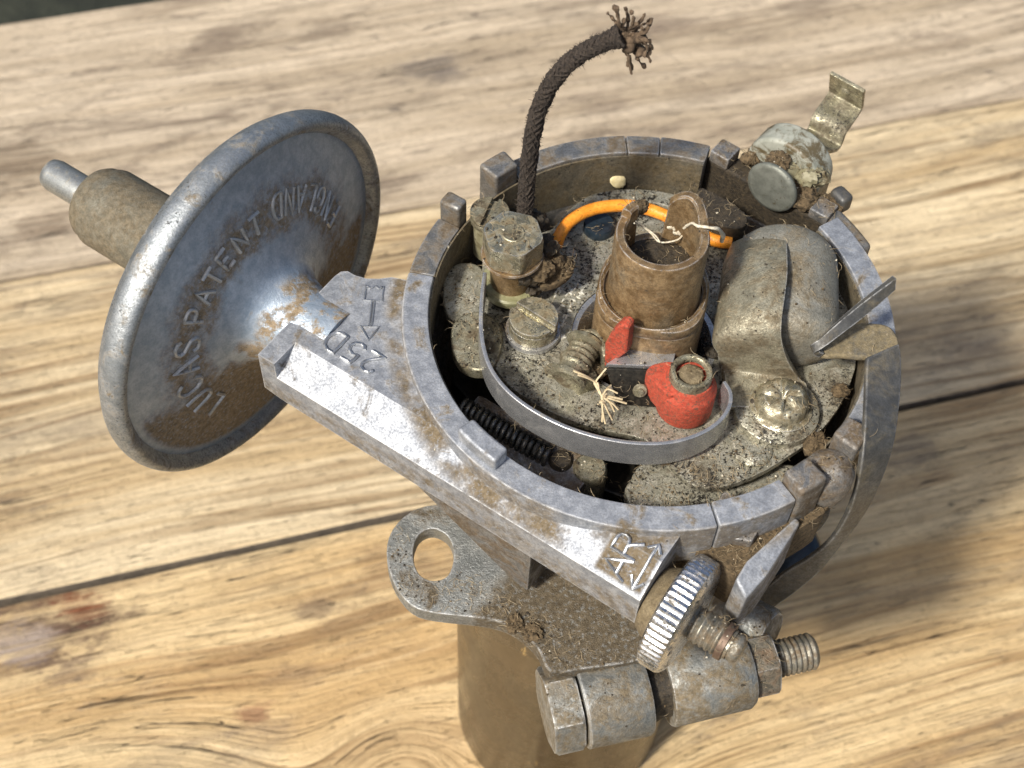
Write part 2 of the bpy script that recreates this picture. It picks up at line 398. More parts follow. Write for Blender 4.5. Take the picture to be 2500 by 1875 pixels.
    hgt = t.math('SUBTRACT', hgt, t.math('ADD', t.math('MULTIPLY', late, 0.3), t.math('ADD', t.math('MULTIPLY', crm, 1.5), t.ramp(pore, 0.64, 0.74, 0, 0.7))))
    return t.done(c, t.ramp(f1, 0.3, 0.8, 0.50, 0.72), 0.0, t.bump(hgt, 1.0, 0.9), 0.35)


# ------------------------------------------------------------------ mesh helpers (mm in, metres out)
def link(o, parent=None, label=None, category=None, kind=None, group=None):
    COL.objects.link(o)
    if parent is not None:
        o.parent = parent
    if label:
        o["label"] = label
    if category:
        o["category"] = category
    if kind:
        o["kind"] = kind
    if group:
        o["group"] = group
    return o


def empty(name, **kw):
    e = bpy.data.objects.new(name, None)
    e.empty_display_size = 0.01
    return link(e, **kw)


def obj(name, bm, mat, parent=None, bevel=0.0, seg=2, angle=34, smooth=42, **kw):
    bmesh.ops.remove_doubles(bm, verts=bm.verts, dist=1e-4)
    bmesh.ops.recalc_face_normals(bm, faces=bm.faces)
    if bevel:
        es = [e for e in bm.edges if len(e.link_faces) == 2 and e.calc_face_angle(0) > math.radians(angle)]
        if es:
            bmesh.ops.bevel(bm, geom=es, offset=bevel, offset_type='OFFSET', segments=seg, profile=0.5, affect='EDGES', clamp_overlap=True)
    for v in bm.verts:
        v.co = W(v.co)
    me = bpy.data.meshes.new(name)
    bm.to_mesh(me)
    bm.free()
    for p in me.polygons:
        p.use_smooth = True
    me.set_sharp_from_angle(angle=math.radians(smooth))
    me.materials.append(M[mat] if isinstance(mat, str) else mat)
    o = bpy.data.objects.new(name, me)
    link(o, parent, **kw)
    if bevel:
        wn_ = o.modifiers.new("normals", 'WEIGHTED_NORMAL')
        wn_.keep_sharp = True
    return o


def fill_loops(bm, loops, z):
    es = []
    for lp in loops:
        vs_ = [bm.verts.new((p[0], p[1], z)) for p in lp]
        for i in range(len(vs_)):
            es.append(bm.edges.new((vs_[i], vs_[(i + 1) % len(vs_)])))
    r = bmesh.ops.triangle_fill(bm, use_beauty=True, use_dissolve=False, edges=es)
    return [f for f in r["geom"] if isinstance(f, bmesh.types.BMFace)]


def add_prism(bm, poly, z0, z1, holes=()):
    """plan polygon (with holes) between two levels"""
    if not holes:
        a = [bm.verts.new((p[0], p[1], z0)) for p in poly]
        b = [bm.verts.new((p[0], p[1], z1)) for p in poly]
        bm.faces.new(a[::-1])
        bm.faces.new(b)
        n = len(a)
        for i in range(n):
            bm.faces.new((a[i], a[(i + 1) % n], b[(i + 1) % n], b[i]))
        return
    fs = fill_loops(bm, [poly] + list(holes), z1)
    r = bmesh.ops.extrude_face_region(bm, geom=fs)
    vs_ = [g for g in r["geom"] if isinstance(g, bmesh.types.BMVert)]
    for v in vs_:
        v.co.z = z0


def prism(poly, z0, z1, holes=()):
    bm = bmesh.new()
    add_prism(bm, poly, z0, z1, holes)
    return bm


def frame(axis, up=Vector((0, 0, 1))):
    a = Vector(axis).normalized()
    if abs(a.dot(up)) > 0.98:
        up = Vector((0, 1, 0))
    x = up.cross(a).normalized()
    y = a.cross(x)
    return x, y, a


def add_lathe(bm, prof, o, axis=(0, 0, 1), seg=48, rfun=None):
    """revolve (radius, height) pairs round an axis; radius 0 closes to a point"""
    x, y, a = frame(axis)
    o = Vector(o)
    rings = []
    for r, h in prof:
        if r <= 1e-6:
            rings.append([bm.verts.new(o + a * h)])
        else:
            rw = []
            for i in range(seg):
                t = 2 * math.pi * i / seg
                rr = r if rfun is None else rfun(r, h, t)
                rw.append(bm.verts.new(o + a * h + (x * math.cos(t) + y * math.sin(t)) * rr))
            rings.append(rw)
    for A, B in zip(rings, rings[1:]):
        for i in range(seg):
            j = (i + 1) % seg
            if len(A) == 1 and len(B) == 1:
                continue
            if len(A) == 1:
                bm.faces.new((A[0], B[i], B[j]))
            elif len(B) == 1:
                bm.faces.new((A[i], A[j], B[0]))
            else:
                bm.faces.new((A[i], A[j], B[j], B[i]))


def lathe(prof, o, axis=(0, 0, 1), seg=48, rfun=None):
    bm = bmesh.new()
    add_lathe(bm, prof, o, axis, seg, rfun)
    return bm


def add_tube(bm, pts, r, seg=8, cap=True):
    pts = [Vector(p) for p in pts]
    n = len(pts)
    rad = r if isinstance(r, (list, tuple)) else [r] * n
    t0 = (pts[1] - pts[0]).normalized()
    x, y, _ = frame(t0)
    rings = []
    for i, p in enumerate(pts):
        t = (pts[min(i + 1, n - 1)] - pts[max(i - 1, 0)])
        if t.length < 1e-9:
            t = t0.copy()
        t.normalize()
        q = t0.rotation_difference(t)
        x = q @ x
        x = (x - t * x.dot(t)).normalized()
        y = t.cross(x)
        t0 = t
        rings.append([bm.verts.new(p + (x * math.cos(2 * math.pi * k / seg) + y * math.sin(2 * math.pi * k / seg)) * rad[i]) for k in range(seg)])
    for A, B in zip(rings, rings[1:]):
        for i in range(seg):
            j = (i + 1) % seg
            bm.faces.new((A[i], A[j], B[j], B[i]))
    if cap:
        bm.faces.new(rings[0][::-1])
        bm.faces.new(rings[-1])


def tube(pts, r, seg=8, cap=True):
    bm = bmesh.new()
    add_tube(bm, pts, r, seg, cap)
    return bm


def spline(pts, k=6):
    """Catmull-Rom through the points"""
    pts = [Vector(p) for p in pts]
    P_ = [pts[0] * 2 - pts[1]] + pts + [pts[-1] * 2 - pts[-2]]
    out = []
    for i in range(1, len(P_) - 2):
        a, b, c, d = P_[i - 1:i + 3]
        for j in range(k):
            t = j / k
            out.append(0.5 * ((2 * b) + (c - a) * t + (2 * a - 5 * b + 4 * c - d) * t * t + (3 * b - a - 3 * c + d) * t ** 3))
    out.append(pts[-1])
    return out


def ribbon(A, B, th, bm=None):
    """sheet metal strip between two edge curves, with thickness th"""
    bm = bm or bmesh.new()
    A = [Vector(p) for p in A]
    B = [Vector(p) for p in B]
    n = len(A)
    rows = []
    for i in range(n):
        tg = ((A[min(i + 1, n - 1)] + B[min(i + 1, n - 1)]) - (A[max(i - 1, 0)] + B[max(i - 1, 0)]))
        nr = tg.cross(B[i] - A[i]).normalized() * (th * 0.5)
        rows.append([bm.verts.new(A[i] + nr), bm.verts.new(B[i] + nr), bm.verts.new(B[i] - nr), bm.verts.new(A[i] - nr)])
    for P0, P1 in zip(rows, rows[1:]):
        for k in range(4):
            j = (k + 1) % 4
            bm.faces.new((P0[k], P0[j], P1[j], P1[k]))
    bm.faces.new(rows[0][::-1])
    bm.faces.new(rows[-1])
    return bm


def add_box(bm, c, sx, sy, sz, ax=(1, 0, 0), ay=(0, 1, 0), az=(0, 0, 1)):
    c, ax, ay, az = Vector(c), Vector(ax), Vector(ay), Vector(az)
    v = [bm.verts.new(c + ax * (sx / 2 * i) + ay * (sy / 2 * j) + az * (sz / 2 * k)) for i in (-1, 1) for j in (-1, 1) for k in (-1, 1)]
    for f in ((0, 1, 3, 2), (4, 6, 7, 5), (0, 4, 5, 1), (2, 3, 7, 6), (0, 2, 6, 4), (1, 5, 7, 3)):
        bm.faces.new([v[i] for i in f])


def box(*a, **k):
    bm = bmesh.new()
    add_box(bm, *a, **k)
    return bm


def arc(r, a0, a1, n, c=(0, 0)):
    return [(c[0] + r * math.cos(math.radians(a0 + (a1 - a0) * i / n)), c[1] + r * math.sin(math.radians(a0 + (a1 - a0) * i / n))) for i in range(n + 1)]


def sector(r0, r1, a0, a1, z0, z1):
    n = max(2, int(abs(a1 - a0) / 2.5))
    return prism(arc(r0, a0, a1, n)[::-1] + arc(r1, a0, a1, n), z0, z1)


def smooth_poly(pts, k=4):
    """closed Catmull-Rom outline through plan points"""
    pts = [Vector((p[0], p[1], 0)) for p in pts]
    n = len(pts)
    out = []
    for i in range(n):
        a, b, c, d = pts[i - 1], pts[i], pts[(i + 1) % n], pts[(i + 2) % n]
        for j in range(k):
            t = j / k
            q = 0.5 * ((2 * b) + (c - a) * t + (2 * a - 5 * b + 4 * c - d) * t * t + (3 * b - a - 3 * c + d) * t ** 3)
            out.append((q.x, q.y))
    return out


def screw_profile(r, length, pitch, depth, h0=0.0):
    pr = []
    n = int(length / pitch)
    for i in range(n):
        pr += [(r - depth, h0 + i * pitch), (r, h0 + i * pitch + pitch * 0.4), (r, h0 + i * pitch + pitch * 0.6)]
    pr.append((r - depth, h0 + n * pitch))
    return pr


def noisy(bm, amp, scale, seed=0):
    """uneven surface for lumps of dirt and castings"""
    from mathutils import noise as mn
    bm.normal_update()
    for v in bm.verts:
        d = mn.noise(Vector(v.co) * scale + Vector((seed, seed * 2, 0))) * amp
        v.co += v.normal * d
    return bm


FONT = {
    'L': [[(0, 1), (0, 0), (.58, 0)]],
    'U': [[(0, 1), (0, .3), (.08, .09), (.32, 0), (.56, .09), (.64, .3), (.64, 1)]],
    'C': [[(.66, .78), (.52, .95), (.34, 1), (.14, .9), (.02, .68), (0, .5), (.02, .3), (.14, .1), (.34, 0), (.52, .05), (.66, .22)]],
    'A': [[(0, 0), (.35, 1), (.70, 0)], [(.14, .36), (.56, .36)]],
    'S': [[(.58, .80), (.48, .95), (.30, 1), (.10, .93), (.02, .76), (.10, .60), (.32, .50), (.54, .39), (.62, .22), (.52, .06), (.30, 0), (.10, .06), (0, .22)]],
    'P': [[(0, 0), (0, 1), (.38, 1), (.56, .92), (.6, .74), (.54, .55), (.38, .47), (0, .47)]],
    'T': [[(0, 1), (.64, 1)], [(.32, 1), (.32, 0)]],
    'E': [[(.56, 1), (0, 1), (0, 0), (.56, 0)], [(0, .52), (.46, .52)]],
    'N': [[(0, 0), (0, 1), (.62, 0), (.62, 1)]],
    'G': [[(.64, .80), (.50, .96), (.32, 1), (.12, .9), (.02, .68), (0, .5), (.02, .3), (.14, .1), (.34, 0), (.54, .05), (.66, .2), (.66, .46), (.40, .46)]],
    'D': [[(0, 0), (0, 1), (.34, 1), (.54, .88), (.64, .66), (.66, .5), (.64, .34), (.54, .12), (.34, 0), (0, 0)]],
    'R': [[(0, 0), (0, 1), (.38, 1), (.56, .92), (.6, .74), (.54, .57), (.38, .48), (0, .48)], [(.3, .48), (.64, 0)]],
    '2': [[(0, .78), (.08, .93), (.28, 1), (.50, .93), (.58, .74), (.50, .52), (0, 0), (.62, 0)]],
    '5': [[(.56, 1), (.08, 1), (.03, .55), (.28, .62), (.50, .54), (.6, .32), (.52, .10), (.28, 0), (.08, .04), (0, .16)]],
}


def letter(ch, surf, size, r, mat, parent, name="letter", xs=1.0):
    """raised cast letter: rounded strokes laid on surf(x, y) (mm in the letter's own plane)"""
    bm = bmesh.new()
    for st in FONT[ch]:
        pts = []
        for (x0, y0), (x1, y1) in zip(st, st[1:]):
            for k in range(3):
                pts.append((x0 + (x1 - x0) * k / 3, y0 + (y1 - y0) * k / 3))
        pts.append(st[-1])
        add_tube(bm, [surf((x - 0.32) * size * xs, (y - 0.5) * size) for x, y in pts], r, 6)
    return obj(name, bm, mat, parent, smooth=60)


def strokes(lines, surf, r, mat, parent, name):
    bm = bmesh.new()
    for ln in lines:
        pts = []
        for (x0, y0), (x1, y1) in zip(ln, ln[1:]):
            for k in range(3):
                pts.append((x0 + (x1 - x0) * k / 3, y0 + (y1 - y0) * k / 3))
        pts.append(ln[-1])
        add_tube(bm, [surf(x, y) for x, y in pts], r, 6)
    return obj(name, bm, mat, parent, smooth=60)


# ------------------------------------------------------------------ the setting: table of planks, ground beyond
KN = ((-46.0, -14.0, 33.0, 0.95),)
WOODS = {
    'near': wood('timber_near', (0.76, 0.58, 0.325), (0.54, 0.36, 0.165), (0.24, 0.13, 0.05), 1.0, KN, 0.65, 0.7,
                 ((-121.0, 46.0, 14.0, (0.085, 0.045, 0.030), 0.95), (-127.0, 44.0, 7.0, (0.42, 0.34, 0.28), 0.8), (-112.5, 50.0, 6.0, (0.21, 0.06, 0.018), 0.85), (-116.0, 33.0, 5.0, (0.13, 0.085, 0.06), 0.7),
                  (-75.5, 12.8, 3.5, (0.21, 0.09, 0.045), 0.7), (-56.0, 35.0, 5.0, (0.13, 0.085, 0.055), 0.7), (-46.0, 30.0, 9.0, (0.22, 0.14, 0.07), 0.5), (-38.0, 44.0, 6.0, (0.20, 0.12, 0.06), 0.5),
                  (-65.0, 20.0, 5.0, (0.16, 0.11, 0.07), 0.5), (104.0, 42.0, 7.0, (0.14, 0.11, 0.09), 0.6)), 0.0, 0.65),
    'mid': wood('timber_middle', (0.74, 0.60, 0.385), (0.55, 0.40, 0.215), (0.27, 0.17, 0.08), 2.0, (), 0.7, 0.9, (), 0.0, 0.65),
    'far': wood('timber_far', (0.66, 0.545, 0.40), (0.46, 0.365, 0.25), (0.27, 0.20, 0.13), 3.0, (), 1.0, 0.5,
                ((13.5, 212.0, 9.0, (0.11, 0.095, 0.09), 0.7), (-122.0, 201.0, 16.0, (0.12, 0.08, 0.045), 0.75), (-112.0, 175.0, 8.0, (0.13, 0.085, 0.05), 0.6), (60.0, 185.0, 9.0, (0.16, 0.12, 0.09), 0.5), (90.0, 215.0, 10.0, (0.20, 0.15, 0.11), 0.5), (-60.0, 235.0, 9.0, (0.17, 0.125, 0.09), 0.5)), 0.0, 0.65),
}
M['timber_edge_shade'] = plain('weathered_edge_with_gap_shade', (0.13, 0.108, 0.085), (0.22, 0.18, 0.135), 0.25, 0.9, 0.4, (0.035, 0.03, 0.026), 0.8, 1.0, dscale=0.4)  # weathered board sides, coloured darker to paint the shade in the gaps
table = empty("table", kind="structure")
table["label"] = "weathered wooden plank table under the distributor"
edges_v = [-160.0, -46.5, 55.5, 156.2, 264.5]
for i, (v0, v1, wk) in enumerate(zip(edges_v, edges_v[1:], ('mid', 'near', 'mid', 'far'))):
    bm = bmesh.new()
    g0 = 1.0 if i == 2 else 0.12
    g1 = 1.1 if wk == 'near' else 0.12
    # each board gets a slightly wandering edge
    n = 60
    top0, top1 = [], []
    for k in range(n + 1):
        uu = -420 + 840 * k / n
        top0.append((uu, v0 + g0 + 0.18 * math.sin(uu * 0.021 + i) + random.uniform(-.12, .12)))
        top1.append((uu, v1 - g1 + 0.18 * math.sin(uu * 0.017 + 2 * i) + random.uniform(-.15, .15)))
    poly = [(PDIR.x * a - PDIR.y * b, PDIR.y * a + PDIR.x * b) for a, b in top0 + top1[::-1]]
    add_prism(bm, poly, -H - 22.0, -H - (0.25 if i == 2 else 0.0))
    pk = obj("plank", bm, WOODS[wk], table, bevel=0.8, seg=3, angle=50)
    pk.data.materials.append(M['timber_edge_shade'])
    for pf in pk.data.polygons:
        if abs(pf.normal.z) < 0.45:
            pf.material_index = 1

t = NT('shaded_grass')
gc = t.mix(t.ramp(t.noise(0.02, 6, 0.7), 0.3, 0.7), (0.018, 0.022, 0.014), (0.05, 0.055, 0.035))
M['ground'] = t.done(gc, 0.95, 0.0, t.bump(t.noise(0.06, 6, 0.7), 1.0, 20.0))
bm = bmesh.new()
q = [bm.verts.new((x, y, -H - 720)) for x, y in ((-9000, -9000), (9000, -9000), (9000, 9000), (-9000, 9000))]
bm.faces.new(q)
obj("ground", bm, 'ground', kind="structure")


# ------------------------------------------------------------------ the distributor
def sw(s, w, z=0.0):
    return U3 * s + N3 * w + Vector((0, 0, z))


dist = empty("distributor", label="old grimy ignition distributor with its cap off standing on the wooden planks", category="distributor")

# --- housing: bowl with rim, arm, lugs
bowl = lathe([(33.3, -9), (36.7, -9), (35.6, -10), (34.0, -12.0), (33.3, -20), (31.5, -32), (28, -40), (24, -45), (23.0, -46), (0, -46)], (0, 0, 0), seg=96)
inner_prof = [(33.3, -9), (32.8, -11), (32.0, -20), (30.0, -32), (24, -37), (0, -37)]
add_lathe(bowl, inner_prof, (0, 0, 0), seg=96)
housing = obj("housing", bowl, 'alu_dirty', dist, smooth=50)

RIM = [(-189, -76.15, 0.0, 'alu'), (-75.9, -57.6, 0.22, 'alu'), (152.3, 170.6, -0.35, 'alu_mid'), (95.08, 128, -0.05, 'alu_mid'), (86.08, 94.98, -0.14, 'alu_mid'),
       (73, 85.98, 0.0, 'alu_mid'), (-33.6, 35, 0.0, 'alu')]
for a0, a1, zt, mt in RIM:
    obj("rim_segment", sector(33.0, 37.0, a0, a1, -9.05, zt), mt, housing, bevel=0.35)
for a0, a1, r0, r1, zt, mt in [(147.6, 152, 33.4, 37.0, 3.4, 'alu_mid'), (128.3, 136.4, 33.2, 37.2, 3.2, 'alu_mid'), (-41.0, -34.0, 33.2, 37.2, 3.0, 'alu_dirty'),
                               (-57.4, -50.2, 33.2, 37.4, 2.6, 'alu_dirty')]:
    obj("rim_tab", sector(r0, r1, a0, a1, -9.0, zt), mt, housing, bevel=0.55, seg=3)
obj("rim_tab", sector(33.3, 36.2, -139, -127, -0.3, 2.6), 'alu', housing, bevel=0.5, seg=3)
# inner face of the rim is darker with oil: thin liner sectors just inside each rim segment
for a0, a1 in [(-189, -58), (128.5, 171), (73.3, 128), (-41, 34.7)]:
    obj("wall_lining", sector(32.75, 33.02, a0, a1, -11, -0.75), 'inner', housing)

# arm carrying the vacuum capsule and the micrometer screw
bm = bmesh.new()
ST, FR, ZT, ZF, ZB = -40.3, 38.9, -1.5, -5.0, -12.0
def plan_sw(x, y):
    q_ = Vector((x, y, 0))
    return (q_.dot(U3), q_.dot(N3))


RA = 35.4
aN = math.degrees(math.atan2(N3.y, N3.x))
half = math.degrees(math.acos(34.0 / RA))
arcL = [plan_sw(x, y) for x, y in arc(RA, aN - half, -188, 30)]
arcR = [plan_sw(x, y) for x, y in arc(RA, -82, aN + half, 12)]
backL = [(-36.2, 15.9), (-37.6, 17.3), (-39.2, 18.4), (-41.0, 18.9), (-42.4, 18.9), (-43.2, 19.6), (-43.4, 20.8)]
vL = [bm.verts.new(sw(s, w, ZT)) for s, w in [(ST, 34.0)] + arcL + backL + [(-43.4, FR), (ST, FR)]]
vR = [bm.verts.new(sw(s, w, ZT)) for s, w in [(22.7, 34.0)] + arcR]
bm.faces.new(vL)
bm.faces.new(vR)
b_back = [bm.verts.new(sw(s, w, ZB + 2.0)) for s, w in [arcL[-1]] + backL]
t_back = vL[len(arcL):len(arcL) + 1 + len(backL)]
for k in range(len(b_back) - 1):
    bm.faces.new((t_back[k], t_back[k + 1], b_back[k + 1], b_back[k]))
b_lip0 = bm.verts.new(sw(-43.4, FR, ZB + 2))
b_lip1 = bm.verts.new(sw(ST, FR, ZB + 1.4))
b_fr = bm.verts.new(sw(22.7, FR, ZB))
b_rr = bm.verts.new(sw(arcR[0][0], arcR[0][1], ZB))
f_l = bm.verts.new(sw(ST, FR, ZF))
f_r = bm.verts.new(sw(22.7, FR, ZF))
bm.faces.new((t_back[-1], vL[-2], b_lip0, b_back[-1]))
bm.faces.new((vL[-2], vL[-1], f_l, b_lip1, b_lip0))
bm.faces.new((vL[-1], vL[0], f_l))
bm.faces.new((vL[0], vL[1], vR[-1], vR[0], f_r, f_l))
bm.faces.new((f_l, f_r, b_fr, b_lip1))
bm.faces.new((vR[0], vR[1], b_rr, b_fr, f_r))
b_arc = [bm.verts.new(sw(s, w, ZB)) for s, w in [plan_sw(x, y) for x, y in arc(RA, -84, -184, 36)]]
bm.faces.new([b_rr] + b_arc + b_back + [b_lip0, b_lip1, b_fr])
obj("arm", bm, 'alu', housing, bevel=0.38, seg=3)

# gusset under the arm
bm = bmesh.new()
g = [sw(-17, 20, -11.8), sw(5, 20, -11.8), sw(5, 38.3, -11.8), sw(-17, 38.3, -11.8), sw(-1, 20, -27), sw(5, 20, -27), sw(4.5, 37.6, -26), sw(1.5, 37.2, -26)]
gv = [bm.verts.new(p) for p in g]
for f in ((0, 3, 2, 1), (4, 5, 6, 7), (0, 1, 5, 4), (1, 2, 6, 5), (2, 3, 7, 6), (3, 0, 4, 7)):
    bm.faces.new([gv[i] for i in f])
obj("gusset", bm, 'alu_dirty', housing, bevel=0.5)

# shelf, block and lug at the screw end
def sprism(sw_pts, z0, z1):
    return prism([(sw(s, w).x, sw(s, w).y) for s, w in sw_pts], z0, z1)


bm = bmesh.new()
shelf = [(sw(s, w).x, sw(s, w).y) for s, w in ((22.9, 27.2), (31.0, 27.6), (34.5, 24.0))] + arc(38.6, -60, -49, 6) + arc(36.0, -47, -84, 14)
add_prism(bm, shelf, -15, -6.2)
obj("ledge", noisy(bm, 0.0, 1), 'grime', housing, bevel=0.6)
obj("stop_block", sprism(((23.6, 17.5), (30.6, 17.0), (30.9, 22.5), (24.0, 25.5)), -8, -4.6), 'alu_dirty', housing, bevel=0.4)
bm = bmesh.new()
lv0 = [sw(34.0, 15.5, -4.4), sw(31.7, 25.5, -4.4), sw(31.7, 28.6, -5.0), sw(34.2, 29.8, -6.2), sw(34.9, 25.5, -5.2), sw(34.9, 15.5, -4.9)]
lv1 = [sw(33.7, 15.5, -17), sw(31.5, 25.5, -17), sw(31.5, 29.0, -15.5), sw(34.0, 30.2, -15), sw(34.9, 25.5, -17), sw(34.9, 15.5, -17)]
A_ = [bm.verts.new(p) for p in lv0]
B_ = [bm.verts.new(p) for p in lv1]
bm.faces.new(A_)
bm.faces.new(B_[::-1])
for i in range(6):
    bm.faces.new((A_[i], A_[(i + 1) % 6], B_[(i + 1) % 6], B_[i]))
obj("screw_lug", bm, 'alu', housing, bevel=0.55, seg=3)


# cast marks on the arm
def zarm(s, w):
    return ZT if w < 34 else ZT + (ZF - ZT) * (w - 34) / (FR - 34)


def on_arm(cs, cw, dx, dy):
    """letter plane on the arm: dx, dy are (s, w) unit steps for letter-right and letter-up"""
    def f(x, y):
        s, w = cs + dx[0] * x + dy[0] * y, cw + dx[1] * x + dy[1] * y
        return sw(s, w, zarm(s, w) + 0.10)
    return f


for ch, cs, cw in (('2', -29.0, 30.5), ('5', -32.3, 30.5), ('D', -35.7, 30.6)):
    letter(ch, on_arm(cs, cw, (-1, 0), (0, 1)), 3.6, 0.29, 'alu_letter', housing)
aw = Vector((-41.55, -1.43, -1.5))
def on_arrow(x, y):
    return Vector((aw.x + x, aw.y + y, ZT + 0.08))
strokes([[(-.15, 2.4), (-.15, -2.6)], [(.25, 2.4), (.25, -2.6)], [(-1.4, -2.5), (0.05, -5.0), (1.4, -2.5), (-1.4, -2.5)],
         [(-1.3, 5.2), (-.65, 4.7), (.05, 5.2), (.7, 4.7), (1.35, 5.2), (1.35, 2.4), (-1.3, 2.4), (-1.3, 5.2)]], on_arrow, 0.16, 'alu_letter', housing, "arrow_mark")
letter('A', on_arm(17.6, 37.0, (0, -1), (-1, 0)), 3.7, 0.29, 'alu_letter', housing)
letter('R', on_arm(17.6, 34.3, (0, -1), (-1, 0)), 3.7, 0.29, 'alu_letter', housing)
def on_ar(x, y):
    return sw(20.9 + x, 35.2 + y, zarm(20.9 + x, 35.2 + y) + 0.12)
strokes([[(.2, 2.9), (.2, -3.0)], [(-0.9, 1.7), (.2, 3.1), (1.2, 1.9)], [(-0.9, -1.9), (.2, -3.2), (1.2, -2.0)]], on_ar, 0.25, 'alu_letter', housing, "arrow_mark")

# --- vacuum capsule
vac = obj("vacuum_capsule", lathe([(6.1, -8.3), (8, -6.4), (20, -4.6), (28.2, -3.2), (28.2, 0.5), (27.9, 0.75), (26.2, 1.0), (22, 1.9), (18, 2.75), (14, 3.6), (11, 4.4), (8.9, 5.4),
                                   (7.5, 7.2), (6.7, 9.6), (6.3, 12.6), (6.3, 17.5), (0, 17.5)], VC, U3, seg=128), 'vac', dist, smooth=55)
vac["label"] = "round vacuum advance capsule with raised lettering"
rim = [(27.4, -3.4), (29.4, -3.1)]
for k in range(13):
    a = math.radians(-78 + 168 * k / 12)
    rim.append((29.6 + 1.4 * math.cos(a), 0.0 + 2.3 * math.sin(a)))
rim += [(29.0, 2.1), (28.6, 1.6), (28.2, 1.0), (27.6, 0.4), (27.4, -3.4)]
obj("rolled_rim", lathe(rim, VC, U3, seg=160), 'rim_metal', vac, smooth=60)
obj("sleeve", lathe([(6.9, 6.5), (6.9, 30.0), (6.75, 30.6), (6.3, 30.9), (6.25, 32.2), (5.7, 33.1), (5.0, 33.3), (2.0, 33.3)], VC + Vector((0, 0, 0.5)), -U3, seg=48), 'sleeve', vac)
obj("vacuum_pipe", lathe([(2.75, 31), (2.75, 41.8), (2.5, 42.8), (1.7, 43.4), (0, 43.6)], VC + Vector((0, 0, 0.95)), -U3, seg=32), 'pipe', vac, smooth=55)


def vface(r):
    pr = [(27.2, 1.15), (26.2, 1.15), (22, 1.9), (18, 2.75), (14, 3.6), (11, 4.4)]
    for (r0, a0), (r1, a1) in zip(pr, pr[1:]):
        if r1 <= r <= r0:
            return a0 + (a1 - a0) * (r0 - r) / (r0 - r1)
    return 1.2


def on_disc(ang, rad, inward):
    def f(x, y):
        r = rad + (-y if inward else y)
        th = math.radians(ang) + (x if inward else -x) / rad
        return VC + U3 * (vface(r) + 0.04) + (Vector((0, 0, 1)) * math.cos(th) + N3 * math.sin(th)) * r
    return f


for ch, ang in zip("LUCASPATENT", (124, 110.5, 95, 80.5, 66.5, 49.5, 39.5, 29.5, 19, 8, -3)):
    letter(ch, on_disc(ang, 17.8, False), 4.2 if ang > 55 else 3.3, 0.35, 'vac_letter', vac)
for ch, ang in zip("ENGLAND", (-74, -64, -54.5, -45.5, -36.5, -27.5, -18.5)):
    letter(ch, on_disc(ang, 18.2, True), 4.0, 0.28, 'vac_letter', vac, xs=0.72)

# --- micrometer screw and knurled nut
NO = sw(0, 35.0, -10.0)
KT = 58
def knurl(r, h, tt):
    if r > 8.6:
        return r - 0.26 * (0.5 + 0.5 * math.cos(KT * tt)) ** 0.6
    return r
nut = obj("knurled_nut", lathe([(0, 25.2), (7.2, 25.2), (7.9, 25.35), (8.5, 25.7), (8.72, 26.1), (8.72, 28.4), (8.5, 28.9), (7.9, 29.3), (7.0, 29.5), (0, 29.5)], NO, U3, seg=KT * 6, rfun=knurl), 'chrome', dist, smooth=30)
obj("brass_washer", lathe([(0, 22.9), (4.6, 22.9), (4.8, 23.1), (6.0, 25.4), (0, 25.4)], NO, U3, seg=48), 'brass', nut)
obj("screw_thread", lathe([(0, 16.0)] + screw_profile(2.6, 19.0, 0.86, 0.28, 16.0) + [(2.2, 35.1), (2.2, 35.6)], NO, U3, seg=32), 'thread', nut, smooth=30)
obj("screw_tip", lathe([(0, 35.4), (1.8, 35.4), (2.1, 35.8), (2.1, 36.6), (1.75, 37.1), (1.2, 37.3), (0, 37.35)], NO, U3, seg=32), 'thread', nut, smooth=40)
obj("copper_ring", lathe([(2.0, 34.0), (2.75, 34.1), (2.75, 35.1), (2.0, 35.2)], NO, U3, seg=32), 'copper', nut)

# --- clamp below the bowl
hole = smooth_poly([(-34.05, -27.67, -28)[:2], (-33.42, -24.33, -28)[:2], (-31.2, -23.05, -28)[:2], (-28.65, -24.51, -28)[:2], (-27.68, -27.76, -28)[:2], (-28.35, -31.04, -28)[:2], (-30.54, -32.13, -28)[:2], (-32.9, -31, -28)[:2]], 4)
outl = [(-37.92, -29.16, -28), (-37.99, -24.87, -28), (-36.05, -21.26, -28), (-32.66, -19.07, -28), (-28.09, -19.19, -28), (-18.86, -22.37, -28), (-7.86, -24.67, -28), (3.6, -29.03, -28), (7.26, -34.39, -28), (4.33, -39.93, -28),
        (2.75, -41.99, -28), (0.9, -43.53, -28), (-7.01, -45.24, -28), (-12.16, -46.02, -28), (-13.88, -42.99, -28), (-15.66, -40.98, -28), (-18.5, -39, -28), (-22.57, -38, -28), (-30.04, -37.46, -28), (-33.53, -36.42, -28), (-36.29, -33.27, -28)]
clamp = obj("clamp_plate", prism([(p[0], p[1]) for p in smooth_poly([(q[0], q[1]) for q in outl], 3)], -31.2, -28, [hole]), 'clamp', dist, bevel=0.5, seg=3)
BA = Vector((0.96, 0.278, 0)).normalized()
BO = Vector((-12.0, -48.9, -36.0)) + BA * 0.0
def hexr(rot):
    def f(r, h, tt):
        a = (tt - rot) % (math.pi / 3) - math.pi / 6
        return r * math.cos(math.pi / 6) / math.cos(a)
    return f
def hex_lathe(prof, o, ax, rot=0.0, seg=72):
    return lathe(prof, o, ax, seg, hexr(rot))
